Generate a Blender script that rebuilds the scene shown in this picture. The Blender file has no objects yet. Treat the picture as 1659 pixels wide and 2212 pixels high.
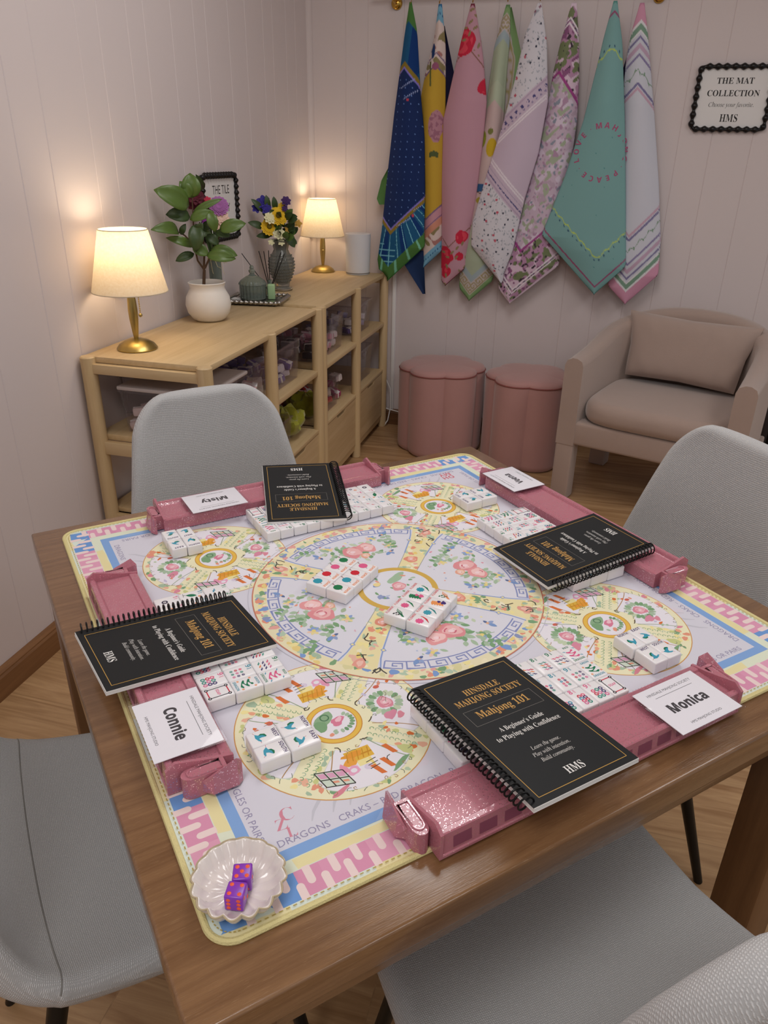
import bpy, bmesh, math, random
import numpy as np
from mathutils import Matrix, Vector
PI = math.pi
rnd = random.Random(7)
SC = bpy.context.scene
COL = SC.collection

# ------------------------------------------------------------------ camera, world, light, exposure
AZ, PITCH, ROLL, FPX = math.radians(30.29 - 45.0), 0.4515, 0.0198, 1603.1
fw = Vector((math.sin(AZ)*math.cos(PITCH), math.cos(AZ)*math.cos(PITCH), -math.sin(PITCH)))
rt = Vector((math.cos(AZ), -math.sin(AZ), 0.0))
up = rt.cross(fw)
r2 = math.cos(ROLL)*rt + math.sin(ROLL)*up
u2 = -math.sin(ROLL)*rt + math.cos(ROLL)*up
cam_d = bpy.data.cameras.new('camera'); cam = bpy.data.objects.new('camera', cam_d); COL.objects.link(cam)
M = Matrix((r2, u2, -fw)).transposed().to_4x4(); M.translation = (0.2039, -0.8828, 1.3168)
cam.matrix_world = M
cam_d.sensor_fit = 'VERTICAL'; cam_d.sensor_height = 36.0; cam_d.lens = 36.0*FPX/2212.0
cam_d.clip_start = 0.02; cam_d.clip_end = 50
SC.camera = cam
SC.view_settings.view_transform = 'Standard'; SC.view_settings.look = 'None'
SC.view_settings.gamma = 1.0; SC.view_settings.exposure = -0.24; SC.view_settings.use_curve_mapping = False
try: SC.cycles.use_denoising = True
except Exception: pass
SC.cycles.max_bounces = 8; SC.cycles.transparent_max_bounces = 16; SC.cycles.caustics_reflective = False; SC.cycles.caustics_refractive = False

W = bpy.data.worlds.new('world'); SC.world = W; W.use_nodes = True
W.node_tree.nodes['Background'].inputs[0].default_value = (0.95, 0.96, 1.0, 1)
W.node_tree.nodes['Background'].inputs[1].default_value = 0.42
def area(name, loc, sx, sy, power, color=(1, 0.98, 0.97)):
    l = bpy.data.lights.new(name, 'AREA'); l.shape = 'RECTANGLE'; l.size = sx; l.size_y = sy; l.energy = power; l.color = color
    o = bpy.data.objects.new(name, l); o.location = loc; COL.objects.link(o); return o
CEIL = 2.62
PANELS = [(-0.12, 0.85), (1.75, 0.85), (-0.12, -1.5), (1.75, -1.5)]
PPOW = [17.0, 13.0, 20.0, 12.0]
for (px_, py_), pw in zip(PANELS, PPOW):
    area('ceiling_panel_light', (px_, py_, CEIL-0.035), 0.58, 1.16, pw)

# ------------------------------------------------------------------ helpers
def S(h):
    if isinstance(h, (tuple, list)): return tuple(h[:3])
    h = h.lstrip('#'); out = []
    for i in (0, 2, 4):
        c = int(h[i:i+2], 16)/255.0
        out.append(c/12.92 if c <= 0.04045 else ((c+0.055)/1.055)**2.4)
    return tuple(out)
def lin(a):
    a = np.asarray(a, float); return np.where(a <= 0.04045, a/12.92, ((a+0.055)/1.055)**2.4)

def tag(o, label=None, cat=None, group=None, kind=None):
    if label: o['label'] = label
    if cat: o['category'] = cat
    if group: o['group'] = group
    if kind: o['kind'] = kind
    return o
def thing(name, label, cat, loc=(0, 0, 0), rz=0.0, group=None, mat=None):
    o = bpy.data.objects.new(name, None); o.empty_display_size = 0.05; COL.objects.link(o)
    if mat is not None: o.matrix_world = mat
    else: o.location = loc; o.rotation_euler = (0, 0, rz)
    return tag(o, label, cat, group)
TM = Matrix.Translation((0, 0, 0.75)) @ Matrix.Rotation(PI/4, 4, 'Z')      # the table's own frame, origin on its top
def tmat(x, y, z=0.0, yaw=0.0):
    return TM @ Matrix.Translation((x, y, z)) @ Matrix.Rotation(yaw, 4, 'Z')

class MB:
    """collects geometry for ONE mesh object"""
    def __init__(s): s.v = []; s.f = []; s.m = []; s.c = []; s.cur = 0; s.col = (1, 1, 1); s.has = False
    def add(s, vs, fs, mat=None, col=None):
        b = len(s.v); s.v.extend([tuple(p) for p in vs]); m = s.cur if mat is None else mat; c = s.col if col is None else col
        for f in fs: s.f.append(tuple(b+i for i in f)); s.m.append(m); s.c.append(c)
        if col is not None: s.has = True
    def xf(s, M, start=0):
        for i in range(start, len(s.v)): s.v[i] = tuple(M @ Vector(s.v[i]))
    def box(s, x0, x1, y0, y1, z0, z1, **k):
        s.add([(x0,y0,z0),(x1,y0,z0),(x1,y1,z0),(x0,y1,z0),(x0,y0,z1),(x1,y0,z1),(x1,y1,z1),(x0,y1,z1)],
              [(3,2,1,0),(4,5,6,7),(0,1,5,4),(1,2,6,5),(2,3,7,6),(3,0,4,7)], **k)
    def rbox(s, x0, x1, y0, y1, z0, z1, r=0.003, seg=2, **k):
        bm = bmesh.new(); bmesh.ops.create_cube(bm, size=1)
        for v in bm.verts: v.co = ((x0+x1)/2+v.co.x*(x1-x0), (y0+y1)/2+v.co.y*(y1-y0), (z0+z1)/2+v.co.z*(z1-z0))
        r = min(r, 0.49*min(x1-x0, y1-y0, z1-z0))
        bmesh.ops.bevel(bm, geom=bm.edges[:], offset=r, segments=seg, profile=0.5, affect='EDGES')
        bm.verts.index_update()
        s.add([v.co.copy() for v in bm.verts], [[v.index for v in f.verts] for f in bm.faces], **k); bm.free()
    def lathe(s, prof, n=32, c=(0, 0, 0), cap=False, **k):
        vs = []; fs = []
        for r, z in prof:
            for i in range(n):
                a = 2*PI*i/n; vs.append((c[0]+r*math.cos(a), c[1]+r*math.sin(a), c[2]+z))
        for j in range(len(prof)-1):
            for i in range(n):
                i2 = (i+1) % n; fs.append((j*n+i, j*n+i2, (j+1)*n+i2, (j+1)*n+i))
        if cap: fs.append(tuple(range(n-1, -1, -1))); fs.append(tuple((len(prof)-1)*n+i for i in range(n)))
        s.add(vs, fs, **k)
    def tube(s, pts, r, n=8, closed=False, **k):
        pts = [Vector(p) for p in pts]; N = len(pts); vs = []; fs = []
        rr = r if hasattr(r, '__len__') else [r]*N
        prev = None
        for i in range(N):
            if closed: t = pts[(i+1) % N]-pts[i-1]
            else: t = pts[min(i+1, N-1)]-pts[max(i-1, 0)]
            t = t.normalized() if t.length > 1e-9 else Vector((0, 0, 1))
            if prev is None:
                a = Vector((0, 0, 1)) if abs(t.z) < 0.9 else Vector((1, 0, 0)); x = t.cross(a).normalized()
            else:
                x = (prev - t*prev.dot(t)); x = x.normalized() if x.length > 1e-6 else t.orthogonal().normalized()
            prev = x; y = t.cross(x)
            for j in range(n):
                an = 2*PI*j/n; vs.append(pts[i]+(x*math.cos(an)+y*math.sin(an))*rr[i])
        for i in range(N if closed else N-1):
            i2 = (i+1) % N
            for j in range(n):
                j2 = (j+1) % n; fs.append((i*n+j, i*n+j2, i2*n+j2, i2*n+j))
        if not closed: fs.append(tuple(range(n-1, -1, -1))); fs.append(tuple((N-1)*n+j for j in range(n)))
        s.add(vs, fs, **k)
    def sphere(s, c, r, n=12, m=8, sc=(1, 1, 1), **k):
        s.lathe_sc([(r*math.sin(PI*j/m), -r*math.cos(PI*j/m)) for j in range(m+1)], n, c, sc, **k)
    def lathe_sc(s, prof, n, c, sc, **k):
        b = len(s.v); s.lathe(prof, n, (0, 0, 0), **k)
        for i in range(b, len(s.v)): v = s.v[i]; s.v[i] = (c[0]+v[0]*sc[0], c[1]+v[1]*sc[1], c[2]+v[2]*sc[2])
    def extrude(s, poly, axis, a, b, **k):
        """poly: list of 2D points, extruded along axis ('x': (u,v)->(y,z), 'y': ->(x,z), 'z': ->(x,y)) from a to b"""
        n = len(poly)
        P = {'x': lambda q, t: (t, q[0], q[1]), 'y': lambda q, t: (q[0], t, q[1]), 'z': lambda q, t: (q[0], q[1], t)}[axis]
        s.add([P(q, a) for q in poly]+[P(q, b) for q in poly],
              [tuple(range(n-1, -1, -1)), tuple(range(n, 2*n))]+[(i, (i+1) % n, n+(i+1) % n, n+i) for i in range(n)], **k)
    def grid(s, G, closed_u=False, closed_v=False, **k):
        R = len(G); Cn = len(G[0]); fs = []
        for i in range(R if closed_u else R-1):
            for j in range(Cn if closed_v else Cn-1):
                i2 = (i+1) % R; j2 = (j+1) % Cn; fs.append((i*Cn+j, i*Cn+j2, i2*Cn+j2, i2*Cn+j))
        s.add([p for row in G for p in row], fs, **k)
    def build(s, name, mats, parent=None, smooth=True, loc=None, fixn=True, ang=40):
        me = bpy.data.meshes.new(name); me.from_pydata(s.v, [], s.f); me.update()
        if not isinstance(mats, (list, tuple)): mats = [mats]
        for m in mats: me.materials.append(m)
        if len(mats) > 1: me.polygons.foreach_set('material_index', s.m)
        if s.has:
            at = me.color_attributes.new('Col', 'FLOAT_COLOR', 'CORNER')
            cl = []
            for f, c in zip(s.f, s.c): cl.extend([c[0], c[1], c[2], 1.0]*len(f))
            at.data.foreach_set('color', cl)
        if fixn:
            bm = bmesh.new(); bm.from_mesh(me); bmesh.ops.recalc_face_normals(bm, faces=bm.faces); bm.to_mesh(me); bm.free()
        if smooth:
            me.polygons.foreach_set('use_smooth', [True]*len(me.polygons))
            try: me.set_sharp_from_angle(angle=math.radians(ang))
            except Exception: pass
        o = bpy.data.objects.new(name, me); COL.objects.link(o)
        if parent is not None: o.parent = parent
        if loc is not None: o.location = loc
        return o
def top(o, label, cat, group=None, mat=None, loc=None, rz=0.0):
    tag(o, label, cat, group)
    if mat is not None: o.matrix_world = mat
    if loc is not None: o.location = loc; o.rotation_euler = (0, 0, rz)
    return o
def struct(o): o['kind'] = 'structure'; return o

# ------------------------------------------------------------------ lettering
SERIF, SERIFI, SANSB = (0x1D400, 0x1D41A, 0x1D7CE), (0x1D434, 0x1D44E, None), (0x1D5D4, 0x1D5EE, 0x1D7EC)
def mathify(s, st):
    if st is None: return s
    o = ''
    for ch in s:
        if 'A' <= ch <= 'Z': o += chr(st[0]+ord(ch)-65)
        elif 'a' <= ch <= 'z': o += '\u210e' if (st is SERIFI and ch == 'h') else chr(st[1]+ord(ch)-97)
        elif '0' <= ch <= '9' and st[2]: o += chr(st[2]+ord(ch)-48)
        else: o += ch
    return o
_tc = {}
def textgeo(s, st=None, off=0.0, space=1.0):
    key = (s, st, off, space)
    if key in _tc: return _tc[key]
    c = bpy.data.curves.new('txt', 'FONT'); c.body = mathify(s, st); c.offset = off; c.resolution_u = 2; c.space_character = space
    o = bpy.data.objects.new('txt', c); COL.objects.link(o)
    dg = bpy.context.evaluated_depsgraph_get(); dg.update()
    me = bpy.data.meshes.new_from_object(o.evaluated_get(dg))
    v = np.array([(p.co.x, p.co.y) for p in me.vertices]) if len(me.vertices) else np.zeros((0, 2))
    f = [tuple(p.vertices) for p in me.polygons]
    bpy.data.objects.remove(o); bpy.data.curves.remove(c); bpy.data.meshes.remove(me)
    _tc[key] = (v, f); return v, f

class Paint(MB):
    """flat coloured shapes in layers over a base height: one print, one mesh"""
    def __init__(s, z0=0.0, dz=3e-5): super().__init__(); s.z0 = z0; s.dz = dz; s.slots = {}; s.lift = 0; s.has = True; s.org = (0, 0, 0, 1)
    def T(s, p):
        ox, oy, a, sc = s.org; ca, sa = math.cos(a)*sc, math.sin(a)*sc
        return (ox+ca*p[0]-sa*p[1], oy+sa*p[0]+ca*p[1])
    def Z(s, layer): s.L = layer+s.lift; return None
    def add(s, vs, fs, mat=None, col=None):
        if len(vs) and len(vs[0]) == 3 and vs[0][2] is None:      # choose a height no overlapping shape of this layer already has
            x0, x1 = min(v[0] for v in vs), max(v[0] for v in vs); y0, y1 = min(v[1] for v in vs), max(v[1] for v in vs)
            D = s.slots.setdefault(s.L, []); used = {b[4] for b in D if b[0] < x1 and b[1] > x0 and b[2] < y1 and b[3] > y0}
            k = max(used)+1 if used else 0
            if k > 38: k = next((i for i in range(39) if i not in used), k % 39)
            D.append((x0, x1, y0, y1, k)); z = s.z0+s.dz*(s.L+k/40.0); vs = [(v[0], v[1], z) for v in vs]
        super().add(vs, fs, mat, col)
    def poly(s, pts, col, layer=1):
        z = s.Z(layer); s.add([(*s.T(p), z) for p in pts], [tuple(range(len(pts)))], col=S(col))
    def ell(s, x, y, rx, ry, col, a=0.0, n=20, layer=1, wob=0.0):
        ca, sa = math.cos(a), math.sin(a); p = []; ph = rnd.random()*6; ph2 = rnd.random()*6
        for i in range(n):
            t = 2*PI*i/n; k = 1+wob*(math.sin(3*t+ph)*0.6+math.sin(5*t+ph2)*0.4)
            p.append((x+(rx*math.cos(t)*ca-ry*math.sin(t)*sa)*k, y+(rx*math.cos(t)*sa+ry*math.sin(t)*ca)*k))
        s.poly(p, col, layer)
    def ring(s, x, y, r0, r1, col, n=64, layer=1, a0=0.0, a1=2*PI):
        z = s.Z(layer); full = abs(a1-a0-2*PI) < 1e-6; m = n if full else n+1; vs = []
        for i in range(m):
            t = a0+(a1-a0)*i/n
            vs += [(*s.T((x+r0*math.cos(t), y+r0*math.sin(t))), z), (*s.T((x+r1*math.cos(t), y+r1*math.sin(t))), z)]
        s.add(vs, [(2*i, 2*i+1, (2*i+3) % (2*m), (2*i+2) % (2*m)) for i in range(n)], col=S(col))
    def stroke(s, pts, w, col, layer=1, caps=True):
        z = s.Z(layer); n = len(pts); ww = w if hasattr(w, '__len__') else [w]*n; vs = []
        for i in range(n):
            a = pts[max(i-1, 0)]; b = pts[min(i+1, n-1)]; dx, dy = b[0]-a[0], b[1]-a[1]; L = math.hypot(dx, dy) or 1e-9
            nx, ny = -dy/L, dx/L
            k = 1.0
            if 0 < i < n-1:
                e1 = (pts[i][0]-a[0], pts[i][1]-a[1]); l1 = math.hypot(*e1) or 1e-9
                cs = abs((-e1[1]/l1)*nx+(e1[0]/l1)*ny); k = 1/max(cs, 0.5)
            h = ww[i]/2*k
            vs += [(*s.T((pts[i][0]+nx*h, pts[i][1]+ny*h)), z), (*s.T((pts[i][0]-nx*h, pts[i][1]-ny*h)), z)]
        s.add(vs, [(2*i, 2*i+1, 2*i+3, 2*i+2) for i in range(n-1)], col=S(col))
    def rect(s, x0, y0, x1, y1, col, layer=1): s.poly([(x0, y0), (x1, y0), (x1, y1), (x0, y1)], col, layer)
    def leaf(s, x, y, L, w, a, col, layer=2):
        ca, sa = math.cos(a), math.sin(a); p = []
        for t in [i/8 for i in range(9)]: p.append((L*t, w*math.sin(PI*t)**0.8))
        for t in [i/8 for i in range(7, 0, -1)]: p.append((L*t, -w*math.sin(PI*t)**0.8))
        s.poly([(x+q[0]*ca-q[1]*sa, y+q[0]*sa+q[1]*ca) for q in p], col, layer)
    def text(s, t, x, y, h, col, a=0.0, st=None, layer=3, align='c', width=None, off=0.0, space=1.0):
        v, f = textgeo(t, st, off, space)
        if not len(v): return
        lo = v.min(0); hi = v.max(0)
        sc = h/0.70
        sx = sc if width is None else width/(hi[0]-lo[0])
        if h is None: sc = sx
        cx = {'c': (lo[0]+hi[0])/2, 'l': lo[0], 'r': hi[0]}[align]; ca, sa = math.cos(a), math.sin(a); z = s.Z(layer)
        q = [((p[0]-cx)*sx, p[1]*sc) for p in v]
        s.add([(*s.T((x+p[0]*ca-p[1]*sa, y+p[0]*sa+p[1]*ca)), z) for p in q], f, col=S(col))

# ------------------------------------------------------------------ materials
def nodes(name):
    m = bpy.data.materials.new(name); m.use_nodes = True; nt = m.node_tree
    return m, nt, nt.nodes['Principled BSDF']
def N(nt, t, **k):
    n = nt.nodes.new(t)
    for a, b in k.items():
        if a.startswith('i_'): n.inputs[a[2:].replace('_', ' ')].default_value = b
        else: setattr(n, a, b)
    return n
def pmat(name, col, rough=0.5, metal=0.0, bump=0.0, bscale=80, var=0.0, vscale=8, trans=0.0, ior=1.45, sheen=0.0, coat=0.0, spec=None, sub=0.0):
    m, nt, b = nodes(name); c = (*S(col), 1)
    b.inputs['Base Color'].default_value = c; b.inputs['Roughness'].default_value = rough; b.inputs['Metallic'].default_value = metal
    b.inputs['Transmission Weight'].default_value = trans; b.inputs['IOR'].default_value = ior
    b.inputs['Sheen Weight'].default_value = sheen; b.inputs['Coat Weight'].default_value = coat
    if spec is not None: b.inputs['Specular IOR Level'].default_value = spec
    if sub: b.inputs['Subsurface Weight'].default_value = sub; b.inputs['Subsurface Radius'].default_value = (0.01, 0.008, 0.006)
    tc = N(nt, 'ShaderNodeTexCoord')
    if var:
        n = N(nt, 'ShaderNodeTexNoise', i_Scale=vscale, i_Detail=4.0); nt.links.new(tc.outputs['Object'], n.inputs['Vector'])
        mx = N(nt, 'ShaderNodeMix', data_type='RGBA'); lo = tuple(x*(1-var) for x in S(col))+(1,); hi = tuple(min(1, x*(1+var)) for x in S(col))+(1,)
        mx.inputs[6].default_value = lo; mx.inputs[7].default_value = hi
        nt.links.new(n.outputs['Fac'], mx.inputs[0]); nt.links.new(mx.outputs[2], b.inputs['Base Color'])
    if bump:
        n = N(nt, 'ShaderNodeTexNoise', i_Scale=bscale, i_Detail=3.0); nt.links.new(tc.outputs['Object'], n.inputs['Vector'])
        bp = N(nt, 'ShaderNodeBump', i_Strength=bump, i_Distance=0.002); nt.links.new(n.outputs['Fac'], bp.inputs['Height']); nt.links.new(bp.outputs['Normal'], b.inputs['Normal'])
    return m
def attrmat(name, rough=0.6, bump=0.0, spec=0.4):
    m, nt, b = nodes(name); a = N(nt, 'ShaderNodeAttribute', attribute_name='Col')
    nt.links.new(a.outputs['Color'], b.inputs['Base Color']); b.inputs['Roughness'].default_value = rough; b.inputs['Specular IOR Level'].default_value = spec
    if bump:
        tc = N(nt, 'ShaderNodeTexCoord'); n = N(nt, 'ShaderNodeTexNoise', i_Scale=900.0); nt.links.new(tc.outputs['Object'], n.inputs['Vector'])
        bp = N(nt, 'ShaderNodeBump', i_Strength=bump, i_Distance=0.0005); nt.links.new(n.outputs['Fac'], bp.inputs['Height']); nt.links.new(bp.outputs['Normal'], b.inputs['Normal'])
    return m
def woodmat(name, c1, c2, axis='x', rough=0.4, scale=1.0, pores=0.0, porecol='#8a6a4a', bump=0.15, coat=0.0):
    m, nt, b = nodes(name); tc = N(nt, 'ShaderNodeTexCoord'); mp = N(nt, 'ShaderNodeMapping')
    sc = {'x': (1.5, 22, 22), 'y': (22, 1.5, 22), 'z': (22, 22, 1.5)}[axis]
    mp.inputs['Scale'].default_value = tuple(v*scale for v in sc)
    nt.links.new(tc.outputs['Object'], mp.inputs['Vector'])
    n = N(nt, 'ShaderNodeTexNoise', i_Scale=1.6, i_Detail=8.0, i_Roughness=0.65, i_Distortion=0.4); nt.links.new(mp.outputs[0], n.inputs['Vector'])
    r = N(nt, 'ShaderNodeValToRGB'); r.color_ramp.elements[0].position = 0.3; r.color_ramp.elements[1].position = 0.72
    r.color_ramp.elements[0].color = (*S(c1), 1); r.color_ramp.elements[1].color = (*S(c2), 1)
    nt.links.new(n.outputs['Fac'], r.inputs[0]); out = r.outputs[0]
    n2 = N(nt, 'ShaderNodeTexNoise', i_Scale=14.0, i_Detail=3.0); nt.links.new(mp.outputs[0], n2.inputs['Vector'])
    if pores:
        rp = N(nt, 'ShaderNodeValToRGB'); rp.color_ramp.elements[0].position = 0.62; rp.color_ramp.elements[1].position = 0.70
        rp.color_ramp.elements[0].color = (0, 0, 0, 1); rp.color_ramp.elements[1].color = (pores, pores, pores, 1)
        nt.links.new(n2.outputs['Fac'], rp.inputs[0]); mx = N(nt, 'ShaderNodeMix', data_type='RGBA')
        nt.links.new(rp.outputs[0], mx.inputs[0]); nt.links.new(out, mx.inputs[6]); mx.inputs[7].default_value = (*S(porecol), 1); out = mx.outputs[2]
    nt.links.new(out, b.inputs['Base Color']); b.inputs['Roughness'].default_value = rough; b.inputs['Coat Weight'].default_value = coat
    b.inputs['Coat Roughness'].default_value = 0.12
    bp = N(nt, 'ShaderNodeBump', i_Strength=bump, i_Distance=0.001); nt.links.new(n2.outputs['Fac'], bp.inputs['Height']); nt.links.new(bp.outputs['Normal'], b.inputs['Normal'])
    return m
def floormat():
    m, nt, b = nodes('floor_planks'); tc = N(nt, 'ShaderNodeTexCoord')
    br = N(nt, 'ShaderNodeTexBrick', offset=0.37, offset_frequency=2, squash=1.0)
    for k, v in (('Scale', 1.0), ('Mortar Size', 0.0012), ('Brick Width', 1.15), ('Row Height', 0.19), ('Bias', 0.0), ('Mortar Smooth', 0.2)): br.inputs[k].default_value = v
    br.inputs['Color1'].default_value = (0.2, 0.2, 0.2, 1); br.inputs['Color2'].default_value = (0.8, 0.8, 0.8, 1); br.inputs['Mortar'].default_value = (0, 0, 0, 1)
    nt.links.new(tc.outputs['Object'], br.inputs['Vector'])
    mp = N(nt, 'ShaderNodeMapping'); mp.inputs['Scale'].default_value = (1.3, 17, 1)
    nt.links.new(tc.outputs['Object'], mp.inputs['Vector'])
    ad = N(nt, 'ShaderNodeVectorMath', operation='ADD'); sc = N(nt, 'ShaderNodeVectorMath', operation='SCALE'); sc.inputs['Scale'].default_value = 7.0
    nt.links.new(br.outputs['Color'], sc.inputs[0]); nt.links.new(mp.outputs[0], ad.inputs[0]); nt.links.new(sc.outputs[0], ad.inputs[1])
    n = N(nt, 'ShaderNodeTexNoise', i_Scale=2.0, i_Detail=8.0, i_Roughness=0.62, i_Distortion=0.9); nt.links.new(ad.outputs[0], n.inputs['Vector'])
    r = N(nt, 'ShaderNodeValToRGB'); r.color_ramp.elements[0].position = 0.32; r.color_ramp.elements[1].position = 0.70
    r.color_ramp.elements[0].color = (*S('#a07850'), 1); r.color_ramp.elements[1].color = (*S('#d3ad80'), 1)
    nt.links.new(n.outputs['Fac'], r.inputs[0])
    mx = N(nt, 'ShaderNodeMix', data_type='RGBA', blend_type='MULTIPLY'); mx.inputs[0].default_value = 0.22
    nt.links.new(r.outputs[0], mx.inputs[6]); nt.links.new(br.outputs['Color'], mx.inputs[7])
    nt.links.new(mx.outputs[2], b.inputs['Base Color']); b.inputs['Roughness'].default_value = 0.38
    bp = N(nt, 'ShaderNodeBump', i_Strength=0.12, i_Distance=0.001); nt.links.new(n.outputs['Fac'], bp.inputs['Height']); nt.links.new(bp.outputs['Normal'], b.inputs['Normal'])
    return m
def weave(name, col, scale=420.0, strength=0.6, sheen=0.2, var=0.25):
    m, nt, b = nodes(name); tc = N(nt, 'ShaderNodeTexCoord'); b.inputs['Roughness'].default_value = 0.9; b.inputs['Sheen Weight'].default_value = sheen
    b.inputs['Specular IOR Level'].default_value = 0.2
    w = []
    for rot in ((0, 0, 0.0), (0, 0, PI/2)):
        mp = N(nt, 'ShaderNodeMapping'); mp.inputs['Rotation'].default_value = (0.5, 0.3, rot[2]); nt.links.new(tc.outputs['Object'], mp.inputs['Vector'])
        wv = N(nt, 'ShaderNodeTexWave', i_Scale=scale/6.0, i_Distortion=2.5, i_Detail=2.0); wv.inputs['Detail Scale'].default_value = 3.0
        nt.links.new(mp.outputs[0], wv.inputs['Vector']); w.append(wv)
    mu = N(nt, 'ShaderNodeMath', operation='MULTIPLY'); nt.links.new(w[0].outputs['Fac'], mu.inputs[0]); nt.links.new(w[1].outputs['Fac'], mu.inputs[1])
    mx = N(nt, 'ShaderNodeMix', data_type='RGBA'); c = S(col)
    mx.inputs[6].default_value = (*[x*(1-var) for x in c], 1); mx.inputs[7].default_value = (*[min(1, x*(1+var)) for x in c], 1)
    nt.links.new(mu.outputs[0], mx.inputs[0]); nt.links.new(mx.outputs[2], b.inputs['Base Color'])
    bp = N(nt, 'ShaderNodeBump', i_Strength=strength, i_Distance=0.0012); nt.links.new(mu.outputs[0], bp.inputs['Height']); nt.links.new(bp.outputs['Normal'], b.inputs['Normal'])
    return m
def clearmat(name, col=(1, 1, 1), t=0.88, rough=0.05, haze=0.0):
    m, nt, b = nodes(name); out = nt.nodes['Material Output']
    tr = N(nt, 'ShaderNodeBsdfTransparent'); tr.inputs[0].default_value = (*S(col), 1); gl = N(nt, 'ShaderNodeBsdfGlossy'); gl.inputs['Roughness'].default_value = rough
    fr = N(nt, 'ShaderNodeLayerWeight', i_Blend=0.5); pw = N(nt, 'ShaderNodeMath', operation='POWER'); pw.inputs[1].default_value = 4.0; nt.links.new(fr.outputs['Facing'], pw.inputs[0])
    ml = N(nt, 'ShaderNodeMath', operation='MULTIPLY'); ml.inputs[1].default_value = 0.35; nt.links.new(pw.outputs[0], ml.inputs[0])
    mth = N(nt, 'ShaderNodeMath', operation='ADD'); mth.inputs[1].default_value = 0.5*(1-t); mth.use_clamp = True
    nt.links.new(ml.outputs[0], mth.inputs[0]); ms = N(nt, 'ShaderNodeMixShader'); nt.links.new(mth.outputs[0], ms.inputs[0])
    base_ = tr
    if haze:
        df = N(nt, 'ShaderNodeBsdfDiffuse'); df.inputs[0].default_value = (0.8, 0.77, 0.78, 1); m0 = N(nt, 'ShaderNodeMixShader'); m0.inputs[0].default_value = haze
        nt.links.new(tr.outputs[0], m0.inputs[1]); nt.links.new(df.outputs[0], m0.inputs[2]); base_ = m0
    nt.links.new(base_.outputs[0], ms.inputs[1]); nt.links.new(gl.outputs[0], ms.inputs[2]); nt.links.new(ms.outputs[0], out.inputs['Surface'])
    return m
def glittermat():
    m, nt, b = nodes('pink_glitter_acrylic'); tc = N(nt, 'ShaderNodeTexCoord')
    b.inputs['Roughness'].default_value = 0.12; b.inputs['IOR'].default_value = 1.45; b.inputs['Transmission Weight'].default_value = 0.35
    b.inputs['Subsurface Weight'].default_value = 0.5; b.inputs['Subsurface Radius'].default_value = (0.012, 0.006, 0.007)
    vo = N(nt, 'ShaderNodeTexVoronoi', i_Scale=1500.0); nt.links.new(tc.outputs['Object'], vo.inputs['Vector'])
    sp = N(nt, 'ShaderNodeSeparateColor'); nt.links.new(vo.outputs['Color'], sp.inputs[0])
    th = N(nt, 'ShaderNodeMath', operation='GREATER_THAN'); th.inputs[1].default_value = 0.955; nt.links.new(sp.outputs[0], th.inputs[0])
    mx = N(nt, 'ShaderNodeMix', data_type='RGBA'); mx.inputs[6].default_value = (*S('#e092a2'), 1); mx.inputs[7].default_value = (*S('#ffdfe4'), 1)
    nt.links.new(th.outputs[0], mx.inputs[0]); nt.links.new(mx.outputs[2], b.inputs['Base Color'])
    m2 = N(nt, 'ShaderNodeMath', operation='MULTIPLY'); m2.inputs[1].default_value = 0.85; nt.links.new(th.outputs[0], m2.inputs[0]); nt.links.new(m2.outputs[0], b.inputs['Metallic'])
    bp = N(nt, 'ShaderNodeBump', i_Strength=0.04, i_Distance=0.0003); nt.links.new(sp.outputs[1], bp.inputs['Height']); nt.links.new(bp.outputs['Normal'], b.inputs['Normal'])
    return m
def shademat():
    m, nt, b = nodes('linen_shade'); out = nt.nodes['Material Output']
    d = N(nt, 'ShaderNodeBsdfDiffuse'); t = N(nt, 'ShaderNodeBsdfTranslucent'); ms = N(nt, 'ShaderNodeMixShader'); ms.inputs[0].default_value = 0.55
    tc = N(nt, 'ShaderNodeTexCoord'); n = N(nt, 'ShaderNodeTexNoise', i_Scale=160.0, i_Detail=2.0); nt.links.new(tc.outputs['Object'], n.inputs['Vector'])
    mx = N(nt, 'ShaderNodeMix', data_type='RGBA'); mx.inputs[6].default_value = (*S('#efe4ce'), 1); mx.inputs[7].default_value = (*S('#fffaf0'), 1); nt.links.new(n.outputs['Fac'], mx.inputs[0])
    nt.links.new(mx.outputs[2], d.inputs[0]); nt.links.new(mx.outputs[2], t.inputs[0])
    nt.links.new(d.outputs[0], ms.inputs[1]); nt.links.new(t.outputs[0], ms.inputs[2]); nt.links.new(ms.outputs[0], out.inputs['Surface'])
    return m
def emit(name, col, s):
    m, nt, b = nodes(name); b.inputs['Emission Color'].default_value = (*S(col), 1); b.inputs['Emission Strength'].default_value = s; b.inputs['Base Color'].default_value = (*S(col), 1)
    return m

WALL = pmat('wall_paint', '#d9cecd', 0.75, bump=0.05, bscale=120, var=0.015, vscale=3)
FLOOR = floormat()
BASEB = woodmat('baseboard_wood', '#6f4a2b', '#8f6540', 'y', 0.45)
CEILM = pmat('ceiling_paint', '#e8e4e0', 0.9)
TABLEW = woodmat('walnut_stain', '#6c4b2e', '#8c6846', 'x', 0.24, 3.0, 0.30, '#ab8a66', 0.15, 0.4)
OAKX = woodmat('oak_x', '#c3a679', '#d6bc92', 'x', 0.5)
OAKY = woodmat('oak_y', '#c3a679', '#d6bc92', 'y', 0.5)
OAKZ = woodmat('oak_z', '#c3a679', '#d6bc92', 'z', 0.5)
FABRIC = weave('grey_weave', '#c9c9c9', 900.0, 0.5, 0.08, 0.22)
VELVET = pmat('beige_velvet', '#a99489', 0.9, bump=0.25, bscale=500, var=0.05, vscale=12, sheen=0.5)
PINKV = pmat('dusty_pink_velvet', '#b78a85', 0.9, bump=0.25, bscale=500, var=0.05, vscale=10, sheen=0.4)
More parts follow.
